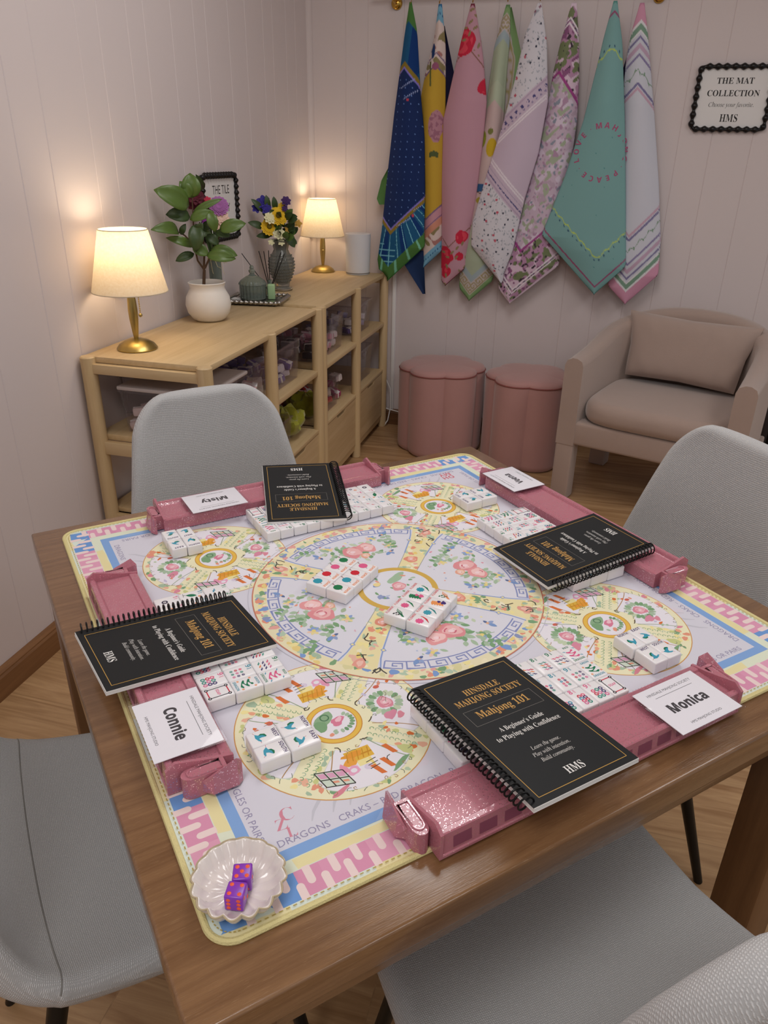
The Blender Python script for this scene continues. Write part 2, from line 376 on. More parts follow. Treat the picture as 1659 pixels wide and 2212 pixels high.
PIPING = pmat('dark_pink_piping', '#8e5450', 0.9)
BLACKM = pmat('black_metal', '#121212', 0.4, 0.3)
BLACKP = pmat('black_lacquer', '#0f0c0d', 0.3)
SEAM = pmat('seam_thread', '#85837f', 0.95)
BRASS = pmat('brushed_brass', '#b9a263', 0.32, 1.0, bump=0.05, bscale=300)
POLBRASS = pmat('polished_brass', '#caa14d', 0.15, 1.0)
SHADE = shademat()
PORC = pmat('white_ceramic', '#e6e0d8', 0.45, var=0.03)
PORC2 = pmat('pale_grey_ceramic', '#d9d9dc', 0.5)
LEAFM = pmat('leaf_green', '#566f30', 0.35, var=0.25, vscale=14)
LEAFD = pmat('dark_leaf_green', '#384c26', 0.4, var=0.25, vscale=14)
STEMM = pmat('brown_stem', '#5b4330', 0.8, var=0.2)
GSTEM = pmat('green_stem', '#3d5a2a', 0.6)
SOIL = pmat('soil', '#5d4a38', 0.95, bump=0.6, bscale=90)
SILVER = pmat('antique_silver', '#b6b3ae', 0.28, 1.0)
SMOKE = pmat('green_grey_glass', '#b9c7bc', 0.08, trans=0.75, ior=1.3)
GREYG = pmat('grey_hobnail_glass', '#cfd0c6', 0.08, trans=0.8, ior=1.3)
WATER = pmat('stems_in_water', '#3c4f2c', 0.3)
CLEAR = clearmat('clear_plastic', '#f7f5f6', 0.97, haze=0.025)
SLEEVE = clearmat('clear_sleeve', '#fbfafc', 0.95)
PRINT = attrmat('mat_print', 0.72, 0.1, 0.25)
CARDP = attrmat('card_print', 0.55)
COVER = attrmat('cover_print', 0.5, 0.0, 0.3)
TILEP = attrmat('tile_print', 0.3)
DRAPE = attrmat('drape_print', 0.8, 0.25, 0.2)
RUBBER = pmat('black_rubber', '#191720', 0.9)
HEM = pmat('yellow_binding', '#dfd397', 0.8, bump=0.5, bscale=700)
TILEW = pmat('white_acrylic_tile', '#f0eef0', 0.18, sub=0.25, spec=0.6)
PAGES = pmat('paper_pages', '#e9e7e4', 0.8)
GLIT = glittermat()
RIBM = pmat('dark_pink_rib', '#8a4a60', 0.4)
WHITEP = pmat('white_plastic', '#e9e7e6', 0.45)
CORDM = pmat('grey_cord', '#8b8078', 0.6)

# ------------------------------------------------------------------ the room
XL, YB, XR, YF = -1.165, 2.82, 3.3, -3.2
def grooved(line, along, normal_sign, fixed, a0, a1, z0, z1, name):
    """panelled wall: flat boards with narrow V grooves, one mesh"""
    prof = [(a0, 0.0)]
    for g in sorted(line): prof += [(g-0.002, 0.0), (g, -0.0019), (g+0.002, 0.0)]
    prof.append((a1, 0.0)); mb = MB(); vs = []
    for (p, d) in prof:
        for z in (z0, z1):
            vs.append((fixed+normal_sign*d, p, z) if along == 'y' else (p, fixed+normal_sign*d, z))
    nb = len(vs)
    for (p, d) in (prof[0], prof[-1]):
        for z in (z0, z1):
            vs.append((fixed-normal_sign*0.08, p, z) if along == 'y' else (p, fixed-normal_sign*0.08, z))
    n = len(prof); fs = [(2*i, 2*i+2, 2*i+3, 2*i+1) for i in range(n-1)]+[(nb, nb+1, nb+3, nb+2), (0, 1, nb+1, nb), (2*n-2, nb+2, nb+3, 2*n-1)]
    mb.add(vs, fs)
    return struct(mb.build(name, WALL, smooth=False))
gl = [0.798, 0.915, 1.102, 1.201, 1.344, 1.436, 1.596, 1.742, 1.829, 2.004, 2.314, 2.409, 2.553, 2.661, 2.15]
gl += [0.60, 0.49, 0.31, 0.20, 0.02, -0.12, -0.30, -0.5, -0.7, -0.9, -1.2, -1.5, -1.8, -2.1, -2.4, -2.8]
grooved(gl, 'y', 1, XL, YF, YB, 0, CEIL, 'wall_left')
grooved([-0.988, -0.885, -0.723, -0.463, -0.314, -0.223, 0.085, 0.225, 0.36, 0.483, 0.612, 0.77, 0.93, 1.09, 1.25, 1.41, 1.7, 2.0, 2.3, 2.6, 2.9], 'x', -1, YB, XL, XR, 0, CEIL, 'wall_back')
mb = MB(); mb.box(XL-0.08, XR, YF, YB+0.08, -0.05, 0.0); struct(mb.build('floor', FLOOR, smooth=False))
mb = MB(); mb.box(XL-0.08, XR, YF, YB+0.08, CEIL, CEIL+0.05); struct(mb.build('ceiling', CEILM, smooth=False))
def bb_prof(d): return [(0.0, 0.0), (d, 0.0), (d, 0.062), (d-0.004, 0.068), (d-0.004, 0.072), (d-0.011, 0.081), (0.0, 0.081)]
mb = MB(); mb.extrude([(XL+u, z) for u, z in bb_prof(0.02)], 'y', YF, YB); struct(mb.build('baseboard_left', BASEB, smooth=False))
mb = MB(); mb.extrude([(YB-u, z) for u, z in bb_prof(0.02)], 'x', XL+0.02, XR); struct(mb.build('baseboard_back', woodmat('baseboard_wood_x', '#5f3e24', '#7d5636', 'x', 0.45), smooth=False))
mb = MB(); n = 8
mb.extrude([(XL, YB), (XL+0.022, YB)]+[(XL+0.022*math.cos(t), YB-0.022*math.sin(t)) for t in [PI/2*i/n for i in range(1, n)]]+[(XL, YB-0.022)], 'z', 0.081, CEIL)
struct(mb.build('trim_1', WALL))
mb = MB(); mb.rbox(-0.745, -0.727, YB-0.012, YB, 0.081, 0.80, 0.003); struct(mb.build('trim_2', WHITEP))
#@@PART2
# ------------------------------------------------------------------ console shelves along the left wall
PX0, PX1, PR, ZT = -1.137, -0.775, 0.0215, 0.785
def shelf_unit(label, ys):
    y0, y1 = ys[0], ys[-1]; ym = (y0+y1)/2
    t = thing('console_shelf', label, 'shelf', ((PX0+PX1)/2, ym, 0), 0, 'oak console shelves along the wall'); ox, oy = (PX0+PX1)/2, ym
    x0, x1 = PX0-ox, PX1-ox
    mb = MB(); mb.rbox(x0-0.018, x1+0.006, y0-oy+0.006, y1-oy-0.006, ZT-0.018, ZT-0.001, 0.002); mb.build('top_board', OAKY, t)
    for x in (x0, x1):
        for y in (ys if x == x1 else (y0, y1)):
            mb = MB(); mb.lathe([(PR-0.002, 0), (PR, 0.002), (PR, ZT-0.003), (PR-0.003, ZT)], 24, (x, y-oy, 0), cap=True); mb.build('post', OAKZ, t)
    for y in (y0, y1):
        for nm, a, b in (('side_rail', 0.738, ZT-0.019), ('side_rail', 0.495, 0.533)):
            mb = MB(); mb.rbox(x0+0.018, x1-0.018, y-oy-0.011, y-oy+0.011, a, b, 0.002); mb.build(nm, OAKX, t)
    mb = MB(); mb.rbox(x0-0.012, x1+0.008, y0-oy+0.012, y1-oy-0.012, 0.533, 0.552, 0.002); mb.build('middle_shelf', OAKY, t)
    mb = MB(); mb.rbox(x0-0.012, x1+0.006, y0-oy+0.012, y1-oy-0.012, 0.297, 0.312, 0.002); mb.build('drawer_case_top', OAKY, t)
    for y in (y0, y1):
        mb = MB(); mb.rbox(x0+0.01, x1-0.015, y-oy-0.008, y-oy+0.008, 0.07, 0.297, 0.002); mb.build('side_panel', OAKX, t)
    mb = MB(); mb.rbox(x0-0.012, x1-0.002, y0-oy+0.012, y1-oy-0.012, 0.035, 0.066, 0.002); mb.build('bottom_rail', OAKY, t)
    for a, b in zip(ys[:-1], ys[1:]):
        a2, b2 = a-oy+PR+0.001, b-oy-PR-0.001; c = (a2+b2)/2; xf = x1+0.004
        mb = MB(); prof = [(a2, 0.07), (b2, 0.07), (b2, 0.294), (c+0.06, 0.294), (c+0.05, 0.280), (c-0.05, 0.280), (c-0.06, 0.294), (a2, 0.294)]
        mb.extrude(prof, 'x', xf-0.016, xf); d = mb.build('drawer_front', OAKY, t, smooth=False)
        mb = MB(); mb.box(xf-0.017, xf-0.0165, c-0.06, c+0.06, 0.272, 0.295); mb.build('slot_shade_sheet', BLACKP, d, smooth=False)  # thin black sheet behind the notch, standing in for the shade inside it
    return t
shelf_unit('oak console shelf nearest the camera, holding the potted plant and near lamp', (0.90, 1.345, 1.79))
shelf_unit('oak console shelf in the far corner, holding the far lamp and white canister', (1.835, 2.295, 2.76))

# clear bins and the wrapped bundles inside
def bin_(label, y, w, z, h, x0=-1.075, x1=-0.80, lid=False):
    t = thing('clear_bin', label, 'bin', ((x0+x1)/2, y, z), 0, 'clear bins on the console shelves'); hx, hy = (x1-x0)/2, w/2
    mb = MB(); n = 0.0022
    def rr(k, z_): return [(hx*k*sx, hy*k*sy, z_) for sx, sy in ((-1, -1), (1, -1), (1, 1), (-1, 1))]
    lo, hi = rr(0.93, 0), rr(1.0, h); lo2 = [(p[0]*(1-n/hx), p[1]*(1-n/hy), n) for p in rr(0.93, 0)]; hi2 = [(p[0]*(1-n/hx), p[1]*(1-n/hy), h) for p in hi]
    mb.add(lo+hi+lo2+hi2, [(3, 2, 1, 0)]+[(i, (i+1) % 4, 4+(i+1) % 4, 4+i) for i in range(4)]+[(8, 9, 10, 11)]+[(8+i, 12+i, 12+(i+1) % 4, 8+(i+1) % 4) for i in range(4)]+[(4+i, 4+(i+1) % 4, 12+(i+1) % 4, 12+i) for i in range(4)])
    mb.build('bin_body', CLEAR, t, smooth=False)
    mb = MB(); e = 0.004
    for a, b, c, d in ((-hx-e, hx+e, -hy-e, -hy+0.001), (-hx-e, hx+e, hy-0.001, hy+e), (-hx-e, -hx+0.001, -hy, hy), (hx-0.001, hx+e, -hy, hy)): mb.box(a, b, c, d, h-0.006, h)
    mb.build('bin_rim', CLEAR, t, smooth=False)
    mb = MB(); mb.rbox(hx-0.004, hx+0.003, -0.035, 0.035, h-0.045, h-0.018, 0.002); mb.build('bin_handle', CLEAR, t)
    if lid:
        mb = MB(); mb.rbox(-hx-0.005, hx+0.005, -hy-0.005, hy+0.005, h, h+0.012, 0.004); mb.build('lid', pmat('frosted_lid', '#c4b9b6', 0.5), t)
    return t
_bm = {}
def bundle(x, y, z, col, tagcol, sz, group, label):
    key = col
    if key not in _bm: _bm[key] = pmat('wrap_'+col.strip('#'), col, 0.35, var=0.2, vscale=60)
    mb = MB(); a, b, c = sz
    mb.rbox(-a/2, a/2, -b/2, b/2, 0, c, 0.006); mb.rbox(-a/2-0.001, a/2+0.001, -0.004, 0.004, -0.0005, c+0.001, 0.002, mat=1)
    mb.rbox(a*0.15, a*0.15+0.018, -b*0.3, -b*0.3+0.022, c-0.001, c+0.002, 0.0008, mat=1)
    o = mb.build('tile_bundle', [_bm[key], WHITEP]); o.rotation_euler = (rnd.uniform(-0.35, 0.35), rnd.uniform(-0.3, 0.3), rnd.uniform(-0.9, 0.9)); o.location = (x, y, z)
    tag(o, label, 'tile bundle', group); return o
def fill(y, w, z, cols, label, group, n=(3, 3, 2), tagc=None, x0=-1.06, x1=-0.825):
    k = 0
    for iz in range(n[2]):
        for ix in range(n[0]):
            for iy in range(n[1]):
                x = x1-0.025-(x1-x0-0.05)*ix/max(1, n[0]-1)+rnd.uniform(-.006, .006); yy = y-w/2+0.028+(w-0.056)*iy/max(1, n[1]-1)+rnd.uniform(-.004, .004)
                bundle(x, yy, z+0.008+iz*0.032+rnd.uniform(0, .004), cols[k % len(cols)], None, (0.05, 0.036, 0.026), group, label); k += 1
ZA, ZB = 0.5535, 0.3135
bin_('clear lidded bin at the open end of the near shelf', 1.07, 0.27, ZA, 0.13, lid=True)
fill(1.07, 0.25, ZA, ['#e2d0cb', '#cfb6b2'], 'pale beige wrapped bundle in the lidded clear bin', 'beige bundles in the lidded bin', (2, 4, 2))
bin_('clear bin of pale pink bundles behind the middle post of the near shelf', 1.325, 0.17, ZA, 0.13, -1.075, -0.815)
fill(1.325, 0.16, ZA, ['#f0d6d6', '#e6c0c6', '#f4e8e2'], 'pale pink wrapped bundle in the bin behind the middle post', 'pale pink bundles on the near shelf')
bin_('clear bin of purple bundles on the upper near shelf', 1.565, 0.21, ZA, 0.145)
fill(1.565, 0.19, ZA, ['#5a4a8c', '#7d6cab', '#e4dfe8', '#66559a'], 'deep purple wrapped bundle with white ties in the upper bin', 'purple bundles on the near shelf')
bin_('clear bin of white and grey bundles low on the near shelf', 1.47, 0.20, ZB, 0.12)
fill(1.47, 0.18, ZB, ['#ece8e6', '#9a8d8f', '#dcd6d5'], 'white and grey wrapped bundle in the low bin', 'white and grey bundles')
bin_('clear bin of black and white bundles beside the joint of the two shelves', 1.935, 0.13, ZA, 0.10)
fill(1.935, 0.12, ZA, ['#4a4652', '#f0ecec', '#8d8890'], 'black and white wrapped bundle in the small upper bin', 'black and white bundles', (3, 2, 2))
bin_('tall clear bin of rose pink bundles on the upper far shelf', 2.105, 0.18, ZA, 0.15)
fill(2.105, 0.165, ZA, ['#eab4c2', '#e0a0b4', '#f6e2e4'], 'rose pink wrapped bundle on the upper far shelf', 'rose pink bundles on the far shelf')
bin_('clear bin of violet and white bundles beside the far post', 2.50, 0.25, ZA, 0.135)
fill(2.50, 0.22, ZA, ['#6a59a0', '#f0edf2', '#a79ec2', '#e6e2ea'], 'violet or white wrapped bundle beside the far post', 'violet and white bundles')
bin_('clear bin of red and orange bundles on the lower far shelf', 2.04, 0.17, ZB, 0.135)
fill(2.04, 0.155, ZB, ['#d04038', '#e67a48', '#c23840', '#f2e2d6'], 'red or orange wrapped bundle on the lower far shelf', 'red and orange bundles')
for k in range(3):
    bundle(-0.845-0.03*(k % 2), 2.19+0.012*k, ZB+0.012+0.032*k, '#a03068' if k < 2 else '#e0d6da', None, (0.05, 0.04, 0.03), 'magenta bundles behind the post', 'magenta or white wrapped bundle half hidden by the far shelf post')
bin_('empty clear bin on the lower far shelf', 2.52, 0.26, ZB, 0.155)
# chartreuse fabric heaps
CHART = pmat('chartreuse_plush', '#9a9a2c', 0.95, bump=0.8, bscale=120, var=0.25, vscale=40, sheen=0.4)
def heap(y, lab, s):
    mb = MB(); r = random.Random(int(y*100)); G = []
    for i in range(15):
        row = []
        for j in range(28):
            th, ph = PI*i/14, 2*PI*j/28; k = 1+0.16*math.sin(5*ph+3*th)*math.sin(th)+0.10*math.sin(9*ph-4*th)*math.sin(th)
            row.append((s[0]*k*math.sin(th)*math.cos(ph), s[1]*k*math.sin(th)*math.sin(ph), max(0, s[2]*(1-0.95*math.cos(th))*0.5*k)))
        G.append(row)
    mb.grid(G, closed_v=True); o = mb.build('plush_pouch', CHART); top(o, lab, 'pouch', 'chartreuse pouches', loc=(-0.87, y, ZB))
heap(1.655, 'chartreuse plush pouch left of the shelf joint', (0.075, 0.075, 0.12))
heap(1.895, 'chartreuse plush pouch right of the shelf joint', (0.075, 0.05, 0.11))

# ------------------------------------------------------------------ things on the shelf
def lamp(label, x, y, chain_a, power):
    t = thing('table_lamp', label, 'lamp', (x, y, ZT), 0, 'brass table lamps')
    mb = MB(); mb.lathe([(0.0, 0.0), (0.057, 0.0), (0.058, 0.003), (0.05, 0.014), (0.034, 0.024), (0.018, 0.029), (0.0, 0.031)], 40); mb.build('base', BRASS, t)
    mb = MB(); mb.lathe([(0.006, 0.028), (0.009, 0.05), (0.0125, 0.085), (0.0135, 0.11), (0.012, 0.14), (0.009, 0.168), (0.008, 0.19), (0.008, 0.215), (0.0, 0.215)], 24); mb.build('stem', BRASS, t)
    mb = MB(); prof = [(0.105, 0.163), (0.066, 0.330), (0.064, 0.3295), (0.103, 0.1635), (0.105, 0.163)]; mb.lathe(prof, 64); mb.build('lamp_shade', SHADE, t)
    mb = MB()
    for r, z in ((0.1042, 0.1645), (0.0656, 0.3285)): mb.tube([(r*math.cos(2*PI*i/64), r*math.sin(2*PI*i/64), z) for i in range(64)], 0.0014, 6, closed=True)
    mb.build('shade_rim', pmat('shade_trim', '#cfc3ac', 0.8), t)
    mb = MB(); mb.sphere((0, 0, 0.25), 0.022, 16, 10, (1, 1, 1.25)); mb.build('bulb', emit('bulb_glow', '#ffe6c0', 10.0), t)
    mb = MB(); cx, cy = 0.035*math.cos(chain_a), 0.035*math.sin(chain_a)
    for i in range(14): mb.sphere((cx, cy, 0.175-0.005*i), 0.0021, 8, 6)
    mb.sphere((cx, cy, 0.101), 0.0055, 12, 8); mb.build('pull_chain', BRASS, t)
    l = bpy.data.lights.new('lamp_glow', 'POINT'); l.energy = power; l.color = (1.0, 0.80, 0.54); l.shadow_soft_size = 0.03
    lo = bpy.data.objects.new('lamp_glow', l); COL.objects.link(lo); lo.location = (0, 0, 0.285); lo.parent = t
    return t
lamp('brass table lamp with white shade at the near end of the shelf', -1.055, 1.025, -0.4, 1.35)
lamp('brass table lamp with white shade in the far corner', -1.07, 2.70, -1.2, 1.35)
mb = MB(); mb.lathe([(0.0, 0), (0.056, 0.0), (0.057, 0.003), (0.0575, 0.03), (0.061, 0.176), (0.0605, 0.182), (0.056, 0.184), (0.0, 0.184)], 48)
mb.lathe([(0.054, -0.0), (0.0575, 0.004), (0.0578, 0.009), (0.054, 0.009)], 48, mat=1)
top(mb.build('canister', [PORC2, pmat('canister_foot', '#8d8a88', 0.6)]), 'pale grey cylindrical canister beside the far lamp', 'canister', loc=(-0.89, 2.695, ZT))

# framed sign on the left wall
def twist_frame(hw, hh, r, n, amp):
    """rope-twisted or beaded frame: a tube around a rounded rectangle whose radius swells n times"""
    pts = []; L = 2*(hw+hh)*2; cr = 0.02
    segs = []
    def arc(cx, cy, a0): return [(cx+cr*math.cos(a0+PI/2*i/6), cy+cr*math.sin(a0+PI/2*i/6)) for i in range(7)]
    P = arc(hw-cr, hh-cr, 0)+arc(-hw+cr, hh-cr, PI/2)+arc(-hw+cr, -hh+cr, PI)+arc(hw-cr, -hh+cr, 1.5*PI)
    # resample
    P.append(P[0]); d = [0]
    for a, b in zip(P[:-1], P[1:]): d.append(d[-1]+math.dist(a, b))
    K = n*8; out = []
    for i in range(K):
        s_ = d[-1]*i/K; j = max(k for k in range(len(d)) if d[k] <= s_+1e-9); j = min(j, len(P)-2)
        f = (s_-d[j])/max(d[j+1]-d[j], 1e-9); out.append((P[j][0]+(P[j+1][0]-P[j][0])*f, P[j][1]+(P[j+1][1]-P[j][1])*f))
    return out, [r+amp*math.cos(2*PI*n*i/K) for i in range(K)]
def sign(name, label, hw, hh, mat4, lines, n, amp, r=0.009):
    t = thing(name, label, 'sign', mat=mat4)
    P, R = twist_frame(hw, hh, r, n, amp); mb = MB(); mb.tube([(p[0], p[1], 0.010) for p in P], R, 10, closed=True); mb.build('frame', BLACKP, t)
    mb = MB(); mb.box(-hw, hw, -hh, hh, 0.001, 0.005); mb.build('backing', BLACKP, t, smooth=False)
    p = Paint(0.006); p.rect(-hw+0.004, -hh+0.004, hw-0.004, hh-0.004, '#e6e4e3', 0)
    for (s_, x, y, h, col, st, w) in lines: p.text(s_, x, y, h, col, 0, st, 3, 'c', w)
    p.build('card', CARDP, t, smooth=False, fixn=False); return t
ML = Matrix(((0, 0, 1, XL+0.001), (1, 0, 0, 1.825), (0, 1, 0, 1.122), (0, 0, 0, 1)))
INK = '#2a2626'
sign('wall_sign', 'tile library sign in a black twisted frame on the left wall', 0.135, 0.108, ML,
     [('THE TILE', 0.015, 0.045, 0.030, INK, None, 0.135), ('LIBRARY', 0.015, -0.018, 0.030, INK, None, 0.135)], 44, 0.003)
MBk = Matrix(((1, 0, 0, 0.662), (0, 0, -1, YB-0.001), (0, 1, 0, 1.538), (0, 0, 0, 1)))
sign('wall_sign', 'mat collection sign in a black scalloped frame on the back wall', 0.140, 0.112, MBk,
     [('THE MAT', 0.0, 0.052, 0.022, INK, SERIF, 0.140), ('COLLECTION', 0.0, 0.008, 0.022, INK, SERIF, 0.198), ('Choose your favorite.', 0.0, -0.030, 0.016, '#3a3636', SERIFI, 0.172), ('HMS', 0.0, -0.084, 0.028, INK, SERIF, 0.068)], 30, 0.0035, 0.0095)

# potted plant
def leaf_mesh(mb, base, tip, w, curl=0.15, nrm=None, mat=0, fold=0.25, twist=0.0):
    base, tip = Vector(base), Vector(tip); d = tip-base; L = d.length; d.normalize()
    view = Vector((0.45, -0.85, 0.35)) if nrm is None else Vector(nrm)
    nn = (view-d*view.dot(d)).normalized(); side = d.cross(nn)
    G = []
    for i in range(9):
        t = i/8; wd = w*(math.sin(PI*min(1, t*0.98+0.02))**0.62)*(1.12-0.16*t)
        if i in (0, 8): wd = w*0.03
        c = base+d*L*t+nn*(curl*L*math.sin(PI*t)); row = []
        for j in range(-2, 3):
            u = j/2; row.append(c+side*wd*u-nn*(abs(u)**1.5)*wd*-fold)
        G.append(row)
    mb.grid(G, mat=mat)
pot = thing('potted_plant', 'leafy green plant in a round white pot on the near shelf', 'potted plant', (-1.05, 1.47, ZT))
mb = MB(); mb.lathe([(0.0, 0.0), (0.046, 0.0), (0.055, 0.006), (0.070, 0.026), (0.0765, 0.052), (0.073, 0.078), (0.062, 0.098), (0.0575, 0.108), (0.060, 0.119), (0.063, 0.125), (0.060, 0.127), (0.056, 0.122), (0.053, 0.108), (0.053, 0.100), (0.0, 0.100)], 56); mb.build('pot', PORC, pot)
mb = MB(); mb.lathe([(0.0, 0.106), (0.05, 0.106), (0.052, 0.1)], 32); mb.build('soil', SOIL, pot)
def PL(p): return (p[0]+1.05, p[1]-1.47, p[2]-ZT)
mb = MB()
mb.tube([PL(p) for p in [(-1.06, 1.464, 0.885), (-1.057, 1.466, 0.92), (-1.054, 1.468, 0.95)]], [0.006, 0.0055, 0.005], 8)
for pts in ([(-1.054, 1.468, 0.95), (-1.07, 1.458, 0.98), (-1.077, 1.455, 1.03), (-1.073, 1.457, 1.10), (-1.071, 1.459, 1.175)], [(-1.052, 1.469, 0.955), (-1.035, 1.478, 0.99), (-1.019, 1.486, 1.016), (-1.0, 1.494, 1.06), (-0.995, 1.497, 1.08)], [(-1.055, 1.467, 0.95), (-1.05, 1.47, 1.0), (-1.05, 1.47, 1.06), (-1.056, 1.467, 1.10)], [(-1.077, 1.455, 1.03), (-1.10, 1.44, 1.06), (-1.119, 1.431, 1.071)]):
    mb.tube([PL(p) for p in pts], [0.004-0.0022*i/(len(pts)-1) for i in range(len(pts))], 6)
mb.build('stem', STEMM, pot)
LV = [((-1.14, 1.348, 1.199), (-1.081, 1.453, 1.149), .030, 0), ((-1.071, 1.459, 1.246), (-1.071, 1.459, 1.172), .027, 0), ((-1.098, 1.436, 1.222), (-1.071, 1.455, 1.174), .017, 1), ((-1.138, 1.40, 1.124), (-1.081, 1.453, 1.115), .021, 2),
      ((-1.14, 1.305, 1.086), (-1.112, 1.425, 1.071), .018, 0), ((-1.14, 1.39, 1.055), (-1.074, 1.45, 1.026), .013, 0), ((-1.029, 1.46, 1.0), (-1.077, 1.445, 1.027), .018, 0), ((-1.052, 1.42, 1.012), (-1.056, 1.445, 1.096), .022, 2),
      ((-1.002, 1.47, 1.133), (-1.076, 1.44, 1.108), .015, 0), ((-0.998, 1.46, 1.072), (-1.015, 1.46, 1.135), .016, 0), ((-0.909, 1.505, 1.099), (-0.992, 1.475, 1.077), .019, 0), ((-0.946, 1.49, 0.988), (-1.035, 1.455, 0.998), .018, 0),
      ((-0.942, 1.495, 0.998), (-1.025, 1.47, 1.017), .018, 0), ((-1.125, 1.41, 0.981), (-1.076, 1.45, 1.003), .013, 2), ((-0.981, 1.49, 1.171), (-1.072, 1.455, 1.127), .010, 1), ((-1.005, 1.47, 1.093), (-1.045, 1.46, 1.080), .015, 2),
      ((-1.089, 1.435, 1.096), (-1.108, 1.43, 1.062), .009, 2), ((-0.964, 1.50, 1.058), (-1.012, 1.482, 1.068), .012, 2), ((-1.03, 1.44, 1.10), (-1.06, 1.45, 1.065), .014, 2), ((-1.00, 1.48, 1.03), (-1.035, 1.47, 1.062), .014, 2)]
for tip, base, w, kind in LV:
    mb = MB(); leaf_mesh(mb, PL(base), PL(tip), w*1.08, 0.10+0.1*rnd.random(), None, 0, 0.3)
    o = mb.build('leaf', LEAFD if kind == 2 else LEAFM, pot, ang=180); md = o.modifiers.new('Solidify', 'SOLIDIFY'); md.thickness = 0.0006

# bouquets
def bloom(mb, c, r, n, layers, up_=(0.5, -0.8, 0.45), mat=0, w=0.35, cup=0.5):
    c = Vector(c); u = Vector(up_).normalized(); a = u.orthogonal().normalized(); b = u.cross(a)
    for L in range(layers):
        rr = r*(1-0.26*L); el = cup*(0.25+0.55*L)
        for i in range(n):
            an = 2*PI*(i+0.5*(L % 2))/n; d = (a*math.cos(an)+b*math.sin(an))
            leaf_mesh(mb, c+u*0.002*L, c+(d*math.cos(el)+u*math.sin(el))*rr, rr*w, 0.1, u, mat)
def flower(parent, c, r, n, layers, mat, core=None, org=(0, 0, 0), **k):
    mb = MB(); cc = [c[i]-org[i] for i in range(3)]; bloom(mb, cc, r, n, layers, **k); o = mb.build('flower', mat, parent, ang=180)
    if core:
        m2 = MB(); m2.sphere([cc[0]+0.004, cc[1]-0.008, cc[2]+0.005], r*0.28, 10, 7); m2.build('flower_center', core, o)
MAROON = pmat('maroon_petal', '#5c0f26', 0.7, var=0.3, vscale=50); PINKR = pmat('pink_red_petal', '#c8304f', 0.7); ORCH = pmat('orchid_petal', '#a566a5', 0.7, var=0.2, vscale=50)
PEACH = pmat('peach_petal', '#e8c7b4', 0.7); MAGV = pmat('magenta_violet_petal', '#7d1f86', 0.7); IRIS = pmat('iris_petal', '#33298a', 0.7, var=0.3, vscale=40); VIOL = pmat('violet_petal', '#43215f', 0.7)
YEL = pmat('yellow_petal', '#e9bd18', 0.6, var=0.15, vscale=40); CREAM = pmat('cream_petal', '#efe9bb', 0.7); GOLDB = pmat('gold_bud', '#c79a3a', 0.6); WHT = pmat('white_petal', '#eee4da', 0.7); DKC = pmat('flower_core', '#7a6a1c', 0.9)
O1 = (-1.105, 1.645, ZT)
b1 = thing('flower_vase', 'tall glass vase of maroon and pink flowers behind the potted plant', 'vase of flowers', O1)
mb = MB(); mb.lathe([(0.0, 0), (0.026, 0), (0.0265, 0.004), (0.0225, 0.05), (0.0225, 0.20), (0.0205, 0.20), (0.0205, 0.05), (0.022, 0.006), (0, 0.006)], 32); mb.build('vase', SMOKE, b1)
mb = MB()
for i in range(9):
    a = 2*PI*i/9; mb.tube([(0.011*math.cos(a), 0.011*math.sin(a), 0.008), (0.012*math.cos(a+.6), 0.012*math.sin(a+.6), 0.19), (0.03*math.cos(a+.6), 0.025*math.sin(a+.6)-0.01, 0.30)], 0.003, 6)
mb.build('stem', GSTEM, b1)
mb = MB()
for i in range(9):
    a = 2*PI*i/9+0.2; pts = [(0.021*math.cos(a), 0.021*math.sin(a), 0.178+0.002*(i % 3))]
    for k in range(1, 6): pts.append((0.021*math.cos(a)+0.008*k*(0.6+0.4*math.sin(i)), 0.021*math.sin(a)-0.004*k, 0.178+0.006*math.sin(k*1.5+i)-0.011*k*(0.5+0.5*math.cos(i*2))))
    mb.tube(pts, 0.0007, 5)
mb.tube([(0.0235*math.cos(2*PI*i/24), 0.0235*math.sin(2*PI*i/24), 0.178) for i in range(24)], 0.0025, 6, closed=True)
mb.build('raffia_bow', pmat('raffia', '#cdb98a', 0.9), b1)
for c, r, n_, L_, mt, co in [((-1.13, 1.60, 1.15), .036, 9, 3, MAROON, None), ((-1.12, 1.575, 1.168), .026, 8, 3, MAROON, None), ((-1.105, 1.62, 1.125), .030, 9, 3, MAROON, None), ((-1.112, 1.60, 1.207), .012, 6, 3, PINKR, None), ((-1.09, 1.60, 1.158), .013, 6, 3, PINKR, None),
                         ((-1.065, 1.63, 1.138), .032, 16, 4, ORCH, None), ((-1.055, 1.625, 1.100), .026, 8, 4, PEACH, None), ((-1.10, 1.60, 1.093), .018, 7, 3, MAGV, None), ((-1.065, 1.61, 1.075), .014, 7, 2, PEACH, None)]:
    flower(b1, c, r*1.1, n_, L_, mt, co, O1)
for tip, base in [((-1.10, 1.55, 1.24), (-1.105, 1.60, 1.19)), ((-1.125, 1.545, 1.225), (-1.12, 1.59, 1.18)), ((-1.06, 1.6, 1.03), (-1.09, 1.63, 1.05)), ((-1.03, 1.63, 1.05), (-1.07, 1.64, 1.06)), ((-1.12, 1.57, 1.04), (-1.10, 1.62, 1.06))]:
    mb = MB(); leaf_mesh(mb, [base[i]-O1[i] for i in range(3)], [tip[i]-O1[i] for i in range(3)], 0.012); mb.build('leaf', LEAFD, b1, ang=180)

